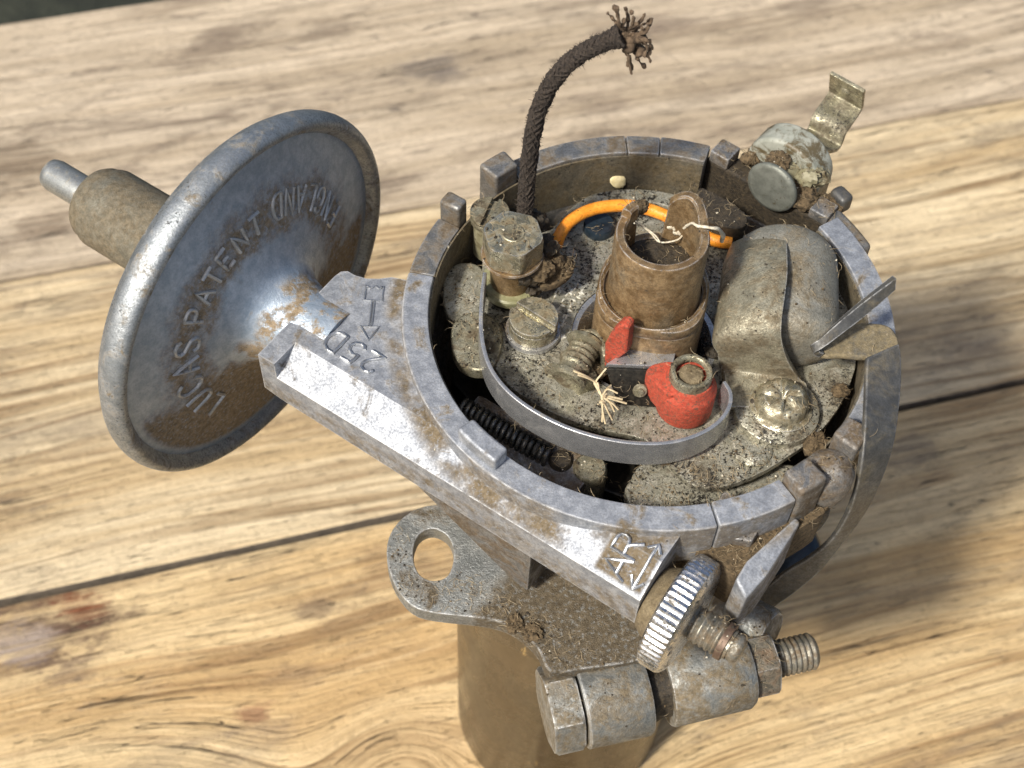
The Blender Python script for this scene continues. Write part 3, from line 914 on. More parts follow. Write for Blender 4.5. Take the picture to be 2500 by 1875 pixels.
def chamf_hex(R, h0, h1, o, ax, rot):
    """hexagon with its corners turned off by a chamfer cone"""
    bm_ = bmesh.new()
    x, y, a = frame(ax)
    rows = []
    for h, lim in ((h0, R * 0.93), (h0 + R * 0.07, R * 1.01), (h1 - R * 0.07, R * 1.01), (h1, R * 0.93)):
        rw = []
        for i in range(72):
            tt = 2 * math.pi * i / 72
            d = (tt - rot) % (math.pi / 3) - math.pi / 6
            r_ = min(R * math.cos(math.pi / 6) / math.cos(d), lim)
            rw.append(bm_.verts.new(Vector(o) + a * h + (x * math.cos(tt) + y * math.sin(tt)) * r_))
        rows.append(rw)
    for A1, B1 in zip(rows, rows[1:]):
        for i in range(72):
            j = (i + 1) % 72
            bm_.faces.new((A1[i], A1[j], B1[j], B1[i]))
    bm_.faces.new(rows[0][::-1])
    bm_.faces.new(rows[-1])
    return bm_
bolt = obj("clamp_bolt", lathe([(0, 2), (2.9, 2)] + screw_profile(2.95, 39.6, 0.88, 0.30, 3.0) + [(2.3, 42.9), (0, 43.0)], BO, BA, seg=28), 'thread', dist, smooth=30)
obj("bolt_head", chamf_hex(6.8, -0.5, 4.2, BO, BA, 0.25), 'bolt', bolt, smooth=25)
obj("clamp_lug", lathe([(0, 4.6), (6.6, 4.6), (6.9, 4.9), (7.0, 14.2), (6.7, 14.8), (0, 14.8)], BO, BA, seg=56), 'bolt', clamp, smooth=40)
obj("clamp_lug", lathe([(0, 18.2), (6.2, 18.2), (6.5, 18.6), (6.4, 30.6), (5.9, 31.4), (0, 31.4)], BO + Vector((0, 0, -0.3)), BA, seg=56), 'bolt', clamp, smooth=40)
obj("grime_wedge", noisy(lathe([(0, 14.6), (4.6, 14.6), (5.0, 15.5), (4.6, 17.0), (4.9, 18.3), (0, 18.3)], BO, BA, seg=40), 0.5, 0.7, 3), 'grime_and_shade', clamp)
bn = obj("clamp_nut", chamf_hex(5.3, 31.5, 35.6, BO, BA, 0.1), 'bolt_nut', dist, smooth=25)
obj("shank", lathe([(22.0, -29.5), (23.4, -30.5), (23.5, -34), (23.5, -143.6), (22.4, -145)] + [(0, -145)], (-5.4, -4.5, 0), seg=128), 'shank', dist, smooth=40)
obj("lower_boss", lathe([(26, -31), (24.5, -33), (24.2, -45), (0, -45)], (0, 0, 0), seg=64), 'dark', dist)

# dark parts under the right-hand side of the bowl
cap = obj("oiler_cap", lathe([(0, 0), (4.6, 0), (4.9, 0.5), (4.9, 7), (4.2, 8.5), (2.5, 9.4), (0, 9.7)], (24.43, -17.68, -44), (0.75, 0.30, 0.25), seg=40), 'blue', dist, smooth=50)
obj("pivot_boss", lathe([(0, -3), (3.6, -3), (3.9, -2.4), (3.9, 6), (3.4, 6.6), (0, 6.6)], (17.12, -31.47, -36), (0.62, -0.45, 0.2), seg=32), 'bolt', dist, smooth=50)

# --- spring clip, swung loose on the right
cl = [(30.48, -9.75, 4.6), (30.29, -11.35, 4.2), (30.04, -14.93, 3.2), (29.23, -20.64, 3.4), (29.06, -23.99, 1.2), (29.47, -25.54, -4), (29.86, -25.9, -11), (29.71, -25.06, -21), (27.73, -24.74, -28), (25.04, -24.48, -34), (21.88, -25.55, -40)]
cr_ = [(35.45, -6.83, 4.4), (35.75, -9.01, 3.4), (35.48, -13.79, 2), (34.41, -19.12, 1.5), (33.9, -22.05, -1.5), (33.25, -24.25, -7), (33.45, -23.38, -16), (31.82, -24.46, -23.5), (30.18, -25.22, -31), (27.59, -25.88, -37.5), (23.47, -27.18, -43.5)]
clip = obj("spring_clip", ribbon(spline(cl, 5), spline(cr_, 5), 0.95), 'clip', dist, bevel=0.28, smooth=50)
# hook over the rim and finger lever
hk0 = [(29.76, -8.64, 3.6), (35.67, -6.67, 3.6)]
bm = bmesh.new()
hp = smooth_poly([(24.32, -9.11, 4)[:2], (27.5, -9.06, 4)[:2], (30.74, -9.16, 4)[:2], (34.56, -8.2, 4)[:2], (35.86, -6.22, 4)[:2], (35.19, -3.81, 4)[:2], (33.5, -2.87, 4)[:2], (29.27, -3.12, 4)[:2], (26.08, -5.26, 4)[:2], (23.76, -7.24, 4)[:2]], 3)
add_prism(bm, hp, 2.9, 4.0)
obj("clip_hook", bm, 'clip_dusty', clip, bevel=0.42, seg=3)
la = spline([(24.28, -9.33, 4.1), (23.33, -9.53, 4.9), (24.17, -9.11, 5.8), (26.86, -7.38, 7.6), (30.12, -5.18, 9.6), (33.47, -2.56, 11.8)], 5)
lb = spline([(23.64, -7.76, 4.1), (22.9, -8.32, 5.2), (23.62, -8.14, 6.6), (26.1, -6.43, 8.8), (29.23, -4.42, 11.2), (33.2, -1.95, 13.6)], 5)
obj("clip_lever", ribbon(la, lb, 0.95), 'clip', clip, bevel=0.3, smooth=50)
c2a = spline([(27.35, -23.52, -10), (27.87, -24.67, -14), (27.19, -25.28, -18), (25.34, -25.16, -21)], 5)
c2b = spline([(24.97, -24.69, -10), (25.12, -25.52, -14), (24.1, -25.45, -18), (22.57, -24.61, -21)], 5)
obj("spring_strip", ribbon(c2a, c2b, 0.7), 'clip', dist, bevel=0.15)
obj("rivet_lump", noisy(lathe([(0, -5), (3.6, -5), (3.8, -2), (3.3, 0.6), (2.2, 2.0), (0.9, 2.6), (0, 2.7)], (25.35, -25.24, -1.5), (0.1, -0.1, 1), seg=32), 0.25, 0.9, 4), 'alu_dirty', dist, smooth=60)
obj("far_clip_hinge", box((31.25, 25.27, -0.5), 2.6, 3.4, 3.4, ax=(.82, .57, 0), ay=(-.57, .82, 0)), 'clip', dist, bevel=0.8, seg=3)
obj("far_hinge_web", sector(35.5, 38.9, 24, 39, -7, -0.5), 'alu_mid', dist, bevel=0.8, seg=3)

# --- plates inside the bowl
HO = arc(11.2, 0, 352, 44)
def pz(pts, z):
    return [P_[:2] for P_ in pts]
pl = [(-25.58, 13.23, -6), (-22.68, 16.81, -6), (-14.89, 20.76, -6), (-12.3, 24.9, -6), (-9.32, 28.05, -6), (-5.94, 29.54, -6), (-1.86, 30.26, -6), (3.57, 29.98, -6), (8.25, 27.57, -6), (12.75, 22.53, -6), (21.94, 20.5, -6), (31.47, 15.97, -6), (33.52, 7.01, -6), (31.96, -4.06, -6),
      (28.58, -11.72, -6), (24.48, -17, -6), (20.96, -20.02, -6), (17.2, -22.87, -6), (13.31, -25.01, -6), (9.67, -26.29, -6), (7.04, -26.17, -6), (5.2, -24.92, -6), (2.33, -21.64, -6), (0.95, -19.34, -6), (-1.96, -18.1, -6), (-6.46, -17.36, -6), (-11.59, -15.72, -6), (-16.68, -13.12, -6),
      (-20.44, -10.17, -6), (-23, -6.58, -6), (-24.37, -2.83, -6), (-25.03, 5.03, -6)]
cplate = obj("contact_plate", prism(smooth_poly([p[:2] for p in pl], 2), -7.2, -6.0, [HO]), 'zinc', dist, bevel=0.22)
e1 = [(-31.54, 7.86, -6.6), (-31.19, 11.27, -6.6), (-29.24, 13.33, -6.6), (-26.22, 13.01, -6.6), (-24.29, 9.63, -6.6), (-24.37, 4.73, -6.6), (-26.73, 1.39, -6.6), (-29.61, 1.85, -6.6), (-31.04, 4.32, -6.6)]
obj("plate_ear", prism(smooth_poly([p[:2] for p in e1], 4), -8.4, -6.5), 'zinc', cplate, bevel=0.4, seg=3)
e2 = [(-29.53, -3.11, -5.2), (-29.43, 0.17, -5.2), (-27.55, 2.33, -5.2), (-24.6, 2.67, -5.2), (-21.94, -0.16, -5.2), (-21.92, -4.8, -5.2), (-23.38, -7.92, -5.2), (-26.19, -8.23, -5.2), (-28.44, -6.56, -5.2)]
obj("plate_ear", prism(smooth_poly([p[:2] for p in e2], 4), -7.6, -5.15), 'zinc2', cplate, bevel=0.45, seg=3)
lo = [(-2.77, -25.49, -10), (-1.91, -22.95, -10), (-0.32, -20.33, -10), (4.2, -18.51, -10), (11.42, -20.23, -10), (19.98, -19.04, -10), (23.53, -20.25, -10), (19.5, -26.02, -10), (12.14, -30.48, -10), (3.88, -31.6, -10), (-0.8, -30.19, -10)]
obj("lower_plate", prism(smooth_poly([p[:2] for p in lo], 3), -12.5, -10.0), 'zinc', dist, bevel=0.5, seg=3)
obj("hole_collar", lathe([(11.15, -7.4), (11.15, -6.3), (10.4, -6.5), (9.4, -8.6), (9.3, -20), (10.6, -20)], (0, 0, 0), seg=64), 'steel', cplate)
obj("rivet", lathe([(0, 0.6), (2.7, 0.6), (3.0, 0.35), (3.0, -0.3), (0, -0.3)], (15.33, -19.5, -6), seg=40), 'zinc', cplate)
obj("rivet", lathe([(0, 0.5), (1.2, 0.5), (1.4, 0.2), (1.4, -0.3), (0, -0.3)], (-13.78, -7.24, -6), seg=24), 'zinc2', cplate)
bm = bmesh.new()
for k in range(60):
    rr, aa = random.choice((12.6, 14.0, 15.6)) + random.uniform(-.3, .3), math.radians(random.uniform(138, 188))
    p = Vector((rr * math.cos(aa), rr * math.sin(aa), -5.98))
    d = Vector((-math.sin(aa), math.cos(aa), 0)) if random.random() < .5 else Vector((math.cos(aa), math.sin(aa), 0))
    add_tube(bm, [p - d * .38, p, p + d * .38], [0.08, 0.2, 0.08], 6)
sm = obj("stamped_marks", bm, 'painted_glint', cplate)
sm["kind"] = "stuff"
# raised earth plate behind the cam and the blue-tinged part below it
ep = [(-14.89, 18.86, -5), (-12.34, 23.56, -5), (-9.24, 26.97, -5), (-5.35, 28.67, -5), (-0.62, 29.25, -5), (4.77, 28.6, -5), (8.74, 26.17, -5), (7.99, 23.99, -5), (3.37, 25.91, -5), (-1.99, 26.72, -5), (-6.68, 25.7, -5), (-10.01, 23.36, -5), (-12.92, 18.98, -5)]
obj("earth_plate", prism(smooth_poly([p[:2] for p in ep], 3), -5.9, -4.6), 'zinc', dist, bevel=0.25)
obj("inner_bearing", lathe([(0, 0.8), (2.3, 0.8), (2.5, 0.4), (2.5, -1), (0, -1)], (-7.18, 21.26, -5.2), seg=32), 'blue', dist)

# advance springs and weights below
c0, c1 = Vector((-27.39, -10.87, -12)), Vector((-13.55, -19.16, -12))
ax_ = (c1 - c0)
x_, y_, a_ = frame(ax_)
hel = []
TURNS, NP = 17, 17 * 10
for k in range(NP + 1):
    tt = 2 * math.pi * TURNS * k / NP
    hel.append(c0 + ax_ * (k / NP) + (x_ * math.cos(tt) + y_ * math.sin(tt)) * 1.55)
obj("advance_spring", tube(hel, 0.42, 6), 'coil', dist, smooth=70)
obj("spring_post", lathe([(0, 1.6), (1.2, 1.6), (1.5, 1.5), (1.9, 0.6), (1.9, -6), (0, -6)], (-12.17, -19.49, -12.5), seg=28), 'grime_and_shade', dist)
obj("weight_pin", lathe([(0, 1.2), (2.2, 1.2), (2.6, 0.7), (2.6, -8), (0, -8)], (-7.76, -20.52, -12.5), seg=28), 'zinc2', dist)
obj("advance_weight", prism(smooth_poly([(-30.01, 1.41, -19)[:2], (-24.27, -6.98, -19)[:2], (-14.32, -14.77, -19)[:2], (-4.77, -20.1, -19)[:2], (0.25, -19.82, -19)[:2], (-3.49, -4.99, -19)[:2], (-16.9, 6.3, -19)[:2]], 3), -23, -19), 'dark', dist, bevel=0.6)

# --- cam
def cam_top(a):
    d = math.degrees(a) % 360
    if 82 <= d <= 128:
        return 10.9
    if 12 <= d < 82:
        return 18.2 + 3.2 * math.sin(math.radians((d - 12) / 70 * 180)) ** 0.8
    if 128 < d <= 150:
        return 19.2
    return 18.0
bm = bmesh.new()
NS = 120
cols = []
for i in range(NS):
    a = 2 * math.pi * (i + 0.5) / NS
    zt = cam_top(a)
    d = Vector((math.cos(a), math.sin(a), 0))
    col_ = []
    for r_, z_ in ((7.0, 4.6), (6.9, 6.0), (6.75, 8.0), (6.65, zt - 0.3), (6.45, zt), (5.45, zt), (5.2, zt - 0.3), (5.15, 10.5)):
        col_.append(bm.verts.new(d * r_ + Vector((0, 0, z_))))
    cols.append(col_)
for i in range(NS):
    A1, B1 = cols[i], cols[(i + 1) % NS]
    for k in range(7):
        bm.faces.new((A1[k], B1[k], B1[k + 1], A1[k + 1]))
ctr = bm.verts.new((0, 0, 10.3))
for i in range(NS):
    bm.faces.new((cols[i][7], cols[(i + 1) % NS][7], ctr))
camo = obj("cam", bm, 'cam', dist, smooth=38)
def lobes(r, h, tt):
    return r if r < 7.9 else r + 0.42 * math.cos(4 * (tt - 0.62))
obj("cam_lobes", lathe([(0, 4.9), (7.2, 4.9), (7.25, 5.9), (7.8, 6.3), (8.35, 6.1), (8.55, 5.5), (8.45, 4.6), (8.3, 4.2), (8.55, 3.6), (8.6, -8), (8.4, -18), (0, -18)], (0, 0, 0), seg=96, rfun=lobes), 'cam', camo, smooth=40)
obj("grime_floor", noisy(lathe([(5.15, 11.2), (3.5, 11.6), (2, 11.2), (0, 11.5)], (0, 0, 0), seg=40), 0.5, 0.9, 5), 'grime_and_shade', camo)

# --- low tension terminal post
hx = Vector((-20.86, 7.46, 8))
post = obj("terminal_post", lathe([(0, -4.4), (4.7, -4.4), (4.8, -4.7), (4.6, -5.0), (3.5, -5.1), (3.35, -5.5), (3.3, -11.5), (0, -11.5)], hx, seg=40), 'cam', dist)
obj("hex_nut", chamf_hex(4.75, -4.3, 0.0, hx, (0, 0, 1), math.radians(47)), 'hexzinc', post, smooth=25)
obj("stud_end", lathe([(1.75, -0.3), (1.75, 0.12), (1.6, 0.22), (1.3, 0.1), (0, 0.06)], hx, seg=28), 'zinc2', post)
obj("insulating_washer", lathe([(0, -10.9), (4.3, -10.9), (4.6, -11.2), (4.6, -12.3), (4.3, -12.7), (0, -12.7)], hx, seg=44), 'washer', post)
obj("insulating_washer", lathe([(0, -12.8), (3.8, -12.8), (3.8, -14.2), (0, -14.2)], hx, seg=36), 'dark', post)
obj("wire_tag", prism(smooth_poly([(-15.85, 8.89, 0)[:2], (-12.1, 10.76, 0)[:2], (-11.43, 8.35, 0)[:2], (-13.27, 5.82, 0)[:2], (-16.36, 4.83, 0)[:2]], 3), -2.2, -0.8), 'grime', post, bevel=0.4)

# --- locking screw with a slot
sc = Vector((-17.19, -0.26, -1.8))
def slotted(o, r, h, sdir, mat, name, parent, sw_=0.55, sd=1.0):
    bm_ = bmesh.new()
    sd_ = Vector(sdir).normalized()
    nd = Vector((-sd_.y, sd_.x, 0))
    for sgn in (-1, 1):
        pts = []
        a0 = math.asin(sw_ / r)
        for k in range(25):
            a = a0 + (math.pi - 2 * a0) * k / 24
            pts.append(sd_ * (r * math.cos(a)) + nd * (sgn * r * math.sin(a)))
        add_prism(bm_, [(o.x + p.x, o.y + p.y) for p in pts], o.z - sd, o.z)
    add_prism(bm_, [(o.x + r * math.cos(2 * math.pi * k / 48), o.y + r * math.sin(2 * math.pi * k / 48)) for k in range(48)], o.z - h, o.z - sd)
    return obj(name, bm_, mat, parent, bevel=0.16)
lsd = Vector((-14.09, -3.15, -1.8)) - Vector((-19.57, 0.69, -1.8))
lscrew = slotted(sc, 3.75, 3.2, lsd, 'hexzinc', "locking_screw", dist)
obj("spring_washer", lathe([(2, -3.2), (4.2, -3.2), (4.3, -3.5), (4.3, -4.0), (2, -4.1)], sc, seg=44), 'steel', lscrew)
# screw head in the notch behind the post
sn = Vector((-24.74, 17.87, 1))
slotted(sn, 3.1, 2.0, (0.3, 1, 0), 'zinc2', "clamp_screw", dist, 0.5, 0.9)
obj("screw_pillar", lathe([(0, -1.9), (2.6, -1.9), (2.6, -9.5), (0, -9.5)], sn, seg=28), 'nylon_dirty', dist)

# --- moving contact: arm, heel, pivot, leaf spring
pv = Vector((5.55, -12.75, 3.6))
carm = obj("contact_arm", ribbon([(-6.56, -10.63, 0.8), (-3.16, -10.58, 0.8), (0.7, -10.57, 0.8), (3.08, -10.57, 0.8)], [(-3.32, -7.72, 0.8), (-1.04, -7.66, 0.8), (2.02, -7.7, 0.8), (3.75, -7.74, 0.8)], 0.8), 'steel', dist, bevel=0.15)
obj("arm_web", ribbon([(-6.54, -10.75, 0.55), (-3.14, -10.69, 0.55), (0.73, -10.75, 0.55), (3.71, -10.72, 0.55)], [(-4.29, -13.48, -4.6), (-1.76, -13.55, -4.6), (1.62, -13.64, -4.6), (4.27, -13.7, -4.6)], 0.8), 'dark', carm, bevel=0.15)
obj("rivet", lathe([(0, 0.75), (0.45, 0.7), (0.5, 0.3), (0.95, 0.25), (1.1, 0), (0, 0)], Vector((-1.29, -12.52, -2)) + Vector((0, -0.5, 0.35)), (0.05, -0.85, 0.5), seg=20), 'zinc2', carm)
hpts = [(-6.53, -8.68, -2.48), (-6.88, -8.51, 3.21), (-6.3, -8.8, 6.13), (-5.37, -9.26, 8.77), (-4.63, -9.63, 9.51), (-3.91, -10, 9.1), (-3.71, -10.09, 3.44), (-5.18, -9.36, 0.05)]
bm = bmesh.new()
hd = Vector((0.45, 0.9, 0)) * 2.0
A_ = [bm.verts.new(p) for p in hpts]
B_ = [bm.verts.new(Vector(p) + hd) for p in hpts]
bm.faces.new(A_)
bm.faces.new(B_[::-1])
for i in range(len(A_)):
    bm.faces.new((A_[i], A_[(i + 1) % len(A_)], B_[(i + 1) % len(A_)], B_[i]))
obj("heel", bm, 'red', carm, bevel=0.35, seg=3)
def redr(r, h, tt):
    return r
red = obj("pivot_bush", lathe([(0, -1.6), (3.3, -1.6), (3.5, -1.9), (3.65, -2.9), (4.05, -3.5), (4.2, -3.9), (4.2, -8.8), (4.05, -9.1), (0, -9.1)], pv, seg=56), 'red', carm, smooth=32)
red["label"] = "bright red insulating bush of the contact breaker"
lob = smooth_poly([(pv.x - 6.2, pv.y + 0.6), (pv.x - 5.9, pv.y + 1.9), (pv.x - 4.6, pv.y + 2.8), (pv.x - 2, pv.y + 3.0), (pv.x - 1, pv.y), (pv.x - 2, pv.y - 2.6), (pv.x - 3.6, pv.y - 2.4), (pv.x - 4.9, pv.y - 0.9)], 4)
obj("bush_lobe", prism(lob, pv.z - 7.5, pv.z - 2.3), 'red', carm, bevel=0.35, seg=2)
obj("pivot_sleeve", lathe([(2.2, -0.9), (2.3, -0.1), (2.6, 0.1), (2.95, 0.0), (3.1, -0.4), (3.1, -2.4), (3.25, -2.7), (2.0, -2.8)], pv, seg=44), 'zinc2', carm, smooth=50)
obj("pivot_pin", noisy(lathe([(0, -0.5), (1.2, -0.55), (1.75, -0.8), (1.9, -1.4), (1.9, -3), (0, -3)], pv, seg=30), 0.12, 1.2, 2), 'brass', carm, smooth=60)
lt = [(-24.88, 5.57, 1), (-25.08, 1.14, 1), (-24.98, -4.24, 1), (-24.33, -8.69, 1), (-22.89, -12.62, 1), (-20.32, -16.11, 1), (-16.71, -19.06, 1), (-12.08, -21.55, 1), (-7.01, -23.1, 1), (-1.85, -23.68, 1), (2.74, -23.22, 1), (6.7, -21.63, 1), (9.51, -19.41, 1), (11.08, -16.81, 1), (11.38, -14.39, 1), (10.58, -12.44, 1)]
lt = spline(lt, 5)
obj("leaf_spring", ribbon(lt, [Vector(p) + Vector((0, 0, -5.4)) for p in lt], 0.62), 'steel', dist, bevel=0.12, smooth=60)

# --- fixed contact
f0, f1 = Vector((-9.08, -5.12, -1.2)), Vector((-11.95, -11.56, -2.2))
fa = (f1 - f0)
L_ = fa.length
fc = obj("fixed_contact", lathe([(0, 0), (3.0, 0), (3.1, 0.6), (2.5, 0.9)] + screw_profile(2.35, L_ - 2.4, 0.95, 0.35, 1.0) + [(2.1, L_ - 1.2), (2.75, L_ - 1.0), (2.75, L_ - 0.3), (2.3, L_), (1.5, L_ - 0.35), (0, L_ - 0.4)], f0, fa, seg=40), 'zinc2', dist, smooth=30)
obj("contact_post", box((f0 + f1) * 0.5 + Vector((0.3, 0.4, -3.2)), 3.2, L_ * 0.9, 4.5, ax=(0.88, 0.47, 0), ay=(-0.47, 0.88, 0)), 'zinc2', fc, bevel=0.4)
obj("contact_bracket", ribbon(spline([(-10.34, -4.64, 0.2), (-8.57, -4.3, 0.8), (-7.03, -5.86, 0.6), (-6.51, -8.52, 0.2)], 4), spline([(-10.05, -2.29, -4.5), (-8.17, -4.48, -4.5), (-6.74, -5.91, -4.5), (-6.37, -8.52, -4.5)], 4), 0.8), 'zinc2', fc, bevel=0.2)

# --- condenser with strap and screw
ca, cb = Vector((22.8, 10.2, 0.2)), Vector((22.0, -5.2, -0.9))
cax = (cb - ca).normalized()
cl_ = (cb - ca).length
prof = []
for k in range(9):
    a = math.radians(90 * k / 8)
    prof.append((0.01 if k == 0 else 6.9 * math.sin(a), -6.2 * math.cos(a)))
prof += [(6.95, 2), (6.95, cl_ - 3.2), (6.75, cl_ - 1.9), (6.1, cl_ - 0.8), (4.8, cl_ - 0.15), (0, cl_ + 0.1)]
bm = lathe(prof, ca, cax, seg=64)
for v in bm.verts:          # oval in section
    v.co.x = 20.8 + (v.co.x - ca.x) * 1.20
    v.co.z = 0.3 + (v.co.z - ca.z) * 0.98
cond = obj("condenser", bm, 'cond', dist, smooth=60)
cond["label"] = "dusty grey rounded condenser can strapped beside the cam"


def sheet(rows, th, name, mat, parent):
    """curved sheet metal from rows of points, thickened"""
    bm_ = bmesh.new()
    vv = [[bm_.verts.new(p) for p in r_] for r_ in rows]
    for A1, B1 in zip(vv, vv[1:]):
        for k_ in range(len(A1) - 1):
            bm_.faces.new((A1[k_], A1[k_ + 1], B1[k_ + 1], B1[k_]))
    o_ = obj(name, bm_, mat, parent, smooth=60)
    m_ = o_.modifiers.new("thickness", 'SOLIDIFY')
    m_.thickness = th * S
    m_.offset = -1.0
    bv = o_.modifiers.new("edges", 'BEVEL')
    bv.width = 0.22 * S
    bv.segments = 2
    bv.limit_method = 'ANGLE'
    bv.angle_limit = math.radians(50)
    return o_


# strap: follows the can, then steps down to a foot under the screw
sL = spline([(13.68, 12.69, 1.6), (12.35, 8.18, 3), (11.55, 3.06, 3.4), (10.86, -1.22, 3.4), (10.43, -3.97, 3), (10.31, -5.33, 1.8), (10.88, -5.55, -0.4), (11.88, -5.98, -3.9), (12.31, -7.88, -4.9), (12.43, -13.32, -5)], 4)
sM = spline([(16.79, 11.66, 4.4), (15.79, 7.82, 6), (15.11, 2.58, 6.7), (14.46, -2.27, 6.7), (14.02, -5.27, 6.2), (14.13, -6.5, 4.4), (15.42, -6.46, 0.4), (17.09, -6.57, -3.7), (17.81, -8.3, -4.9), (17.93, -13.36, -5)], 4)
sR = spline([(20.03, 10.02, 5.8), (19.76, 6.6, 7.2), (19.3, 1.61, 7.75), (18.56, -2.98, 7.75), (18.07, -5.85, 7.1), (18.5, -6.97, 5), (20.43, -7.2, 0.4), (22.78, -7.42, -3.7), (23.87, -9.06, -4.9), (23.91, -13.38, -5)], 4)
rows = []
for l0, m0, r0 in zip(sL, sM, sR):
    row = []
    for k in range(9):
        q_ = k / 8
        row.append(l0 * (2 * (q_ - .5) * (q_ - 1)) + m0 * (4 * q_ * (1 - q_)) + r0 * (2 * q_ * (q_ - .5)))
    # turned-down left flange
    fl = l0 + Vector((-0.3, 0, -1.6)) if l0.z > -3 else l0 + Vector((-0.05, 0, -0.3))
    rows.append([fl] + row)
sheet(rows, 0.9, "strap", 'cond_strap', cond)
so = Vector((19.17, -12.93, -5))
obj("strap_foot", lathe([(0, 0.7), (6.0, 0.7), (6.3, 0.45), (6.3, -0.9), (0, -0.9)], so, seg=56), 'zinc', cond)
so2 = Vector((19.68, -12.81, -3.5))
bm = bmesh.new()
add_lathe(bm, [(4.6, -1.0), (4.7, -0.5), (4.0, -0.2), (3.9, 0.6), (3.6, 1.4), (2.8, 2.0), (1.6, 2.3), (0.7, 2.2), (0, 1.4)], so2, seg=44)
for v in bm.verts:   # cross recess pressed into the head
    d = v.co - so2
    ang = (math.degrees(math.atan2(d.y, d.x)) - 20) % 90
    r_ = math.hypot(d.x, d.y)
    if r_ < 2.2 and min(ang, 90 - ang) < 22:
        v.co.z -= 0.8
obj("strap_screw", noisy(bm, 0.22, 1.3, 8), 'hexzinc', cond, smooth=60)

# --- orange lead, black braided lead
ow = spline([(-14, 16.01, -4.4), (-13.46, 17.23, -3), (-11.98, 19.37, -2.2), (-9.21, 21.54, -2), (-5.6, 22.82, -2), (-1.63, 23.17, -2.2), (2.35, 22.38, -2.6), (6.97, 20.17, -3.2), (10.88, 18.18, -3.6), (13.83, 17.77, -3.8)], 6)
obj("orange_lead", tube(ow, 1.02, 14), 'orange', dist, smooth=60)
bpts = [(-19.35, 14, -2.43), (-19.23, 14.4, 2.95), (-19.2, 15, 6.96), (-19.12, 15, 13.26), (-18.76, 15, 20.94), (-17.94, 15, 26.48), (-16.62, 15, 30.97), (-14.74, 15, 34.45), (-12.26, 15, 37.23), (-9.77, 15, 38.96), (-7.6, 15, 40.22)]
bp = spline(bpts, 8)
bm = bmesh.new()
add_tube(bm, bp, [1.10 + 0.05 * math.sin(i * 0.9) + (0.5 * (i - len(bp) + 7) / 6 if i > len(bp) - 7 else 0) for i in range(len(bp))], 14)
lead = obj("braided_lead", bm, 'braid', dist, smooth=70)
lead["label"] = "frayed dark cloth-braided lead rising from the terminal post"
# woven yarns of the braid
tlen = len(bp)
fr = []
t0 = (bp[1] - bp[0]).normalized()
xv, yv, _ = frame(t0)
for i, p in enumerate(bp):
    tg = (bp[min(i + 1, tlen - 1)] - bp[max(i - 1, 0)]).normalized()
    q_ = t0.rotation_difference(tg)
    xv = q_ @ xv
    yv = tg.cross(xv)
    t0 = tg
    fr.append((p, xv.copy(), yv.copy()))
bm = bmesh.new()
for hnd in (-1, 1):
    for k in range(7):
        pts = []
        for i, (p, xv, yv) in enumerate(fr):
            a = hnd * i * 0.42 + 2 * math.pi * k / 7
            rr = 1.08 + (0.5 * (i - tlen + 7) / 6 if i > tlen - 7 else 0) + 0.08 * math.sin(i * 1.6 + k * 2.1) * hnd + random.uniform(-.09, .09)
            a += random.uniform(-.12, .12)
            pts.append(p + (xv * math.cos(a) + yv * math.sin(a)) * rr)
        add_tube(bm, pts, 0.21, 5)
# loose hairs
for k in range(1100):
    i = random.randrange(2, tlen)
    p, xv, yv = fr[i]
    a = random.uniform(0, 2 * math.pi)
    d = xv * math.cos(a) + yv * math.sin(a)
    e = Vector((random.uniform(-1, 1), random.uniform(-1, 1), random.uniform(-1, 1))).normalized()
    q0 = p + d * 1.25
    l_ = random.uniform(0.12, 0.25 + 0.4 * random.random() ** 3)
    add_tube(bm, [q0, q0 + (d * .6 + e * .5) * l_ * .6, q0 + (d * .7 + e * .9) * l_], [0.045, 0.04, 0.025], 3, False)
yarn = obj("braid_yarn", bm, 'braid', lead, smooth=60)
yarn["kind"] = "stuff"
E0 = bp[-1]
ends = [((-7.1, 15, 40.67), (-8.29, 15, 41.85), (-9.2, 15, 43.03), (-9.91, 15, 43.8)), ((-7.26, 15, 41.22), (-8.28, 14, 42.86), (-8.51, 14, 44.2), (-8.85, 14, 45.66)), ((-7.17, 15, 41.37), (-6.99, 16, 41.89), (-7.2, 16, 42.91), (-7.58, 16, 44.04)),
        ((-6.84, 15, 41.39), (-6.51, 14, 43.38), (-6.66, 14, 44.32), (-6.95, 14, 45.11)), ((-6.6, 15, 41.12), (-5.66, 15, 42.5), (-5.22, 15, 43.41), (-5.03, 15, 44.1)), ((-6.29, 15, 40.73), (-5.24, 16, 41.17), (-4.49, 16, 41.7), (-4.13, 16, 42.35)),
        ((-6.26, 15, 40.38), (-5.04, 14, 41.54), (-4.49, 14, 42.41), (-4.68, 14, 43.22)), ((-6.21, 15, 39.89), (-4.93, 15, 39.55), (-3.94, 15, 39.47), (-3.57, 15, 38.07)), ((-6.17, 15, 39.47), (-5.2, 15, 37.97), (-4, 15, 36.97), (-3.44, 15, 35.91)),
        ((-6.53, 15, 39.31), (-5.48, 16, 36.47), (-4.76, 16, 34.91), (-3.93, 16, 33.86)), ((-6.93, 15, 38.93), (-6.64, 14, 38.06), (-6.17, 14, 36.65), (-5.81, 14, 35.22)), ((-7.35, 15, 38.69), (-6.89, 15, 37.29), (-6.35, 15, 36.31), (-6.28, 15, 35)),
        ((-6.19, 15, 39.68), (-5.08, 17, 37.05), (-4.18, 17, 36.38), (-4.33, 17, 35.13)), ((-6.08, 15, 40.18), (-4.79, 13, 41.54), (-3.86, 13, 40.41), (-4.04, 13, 39.13))]
more_ends = []
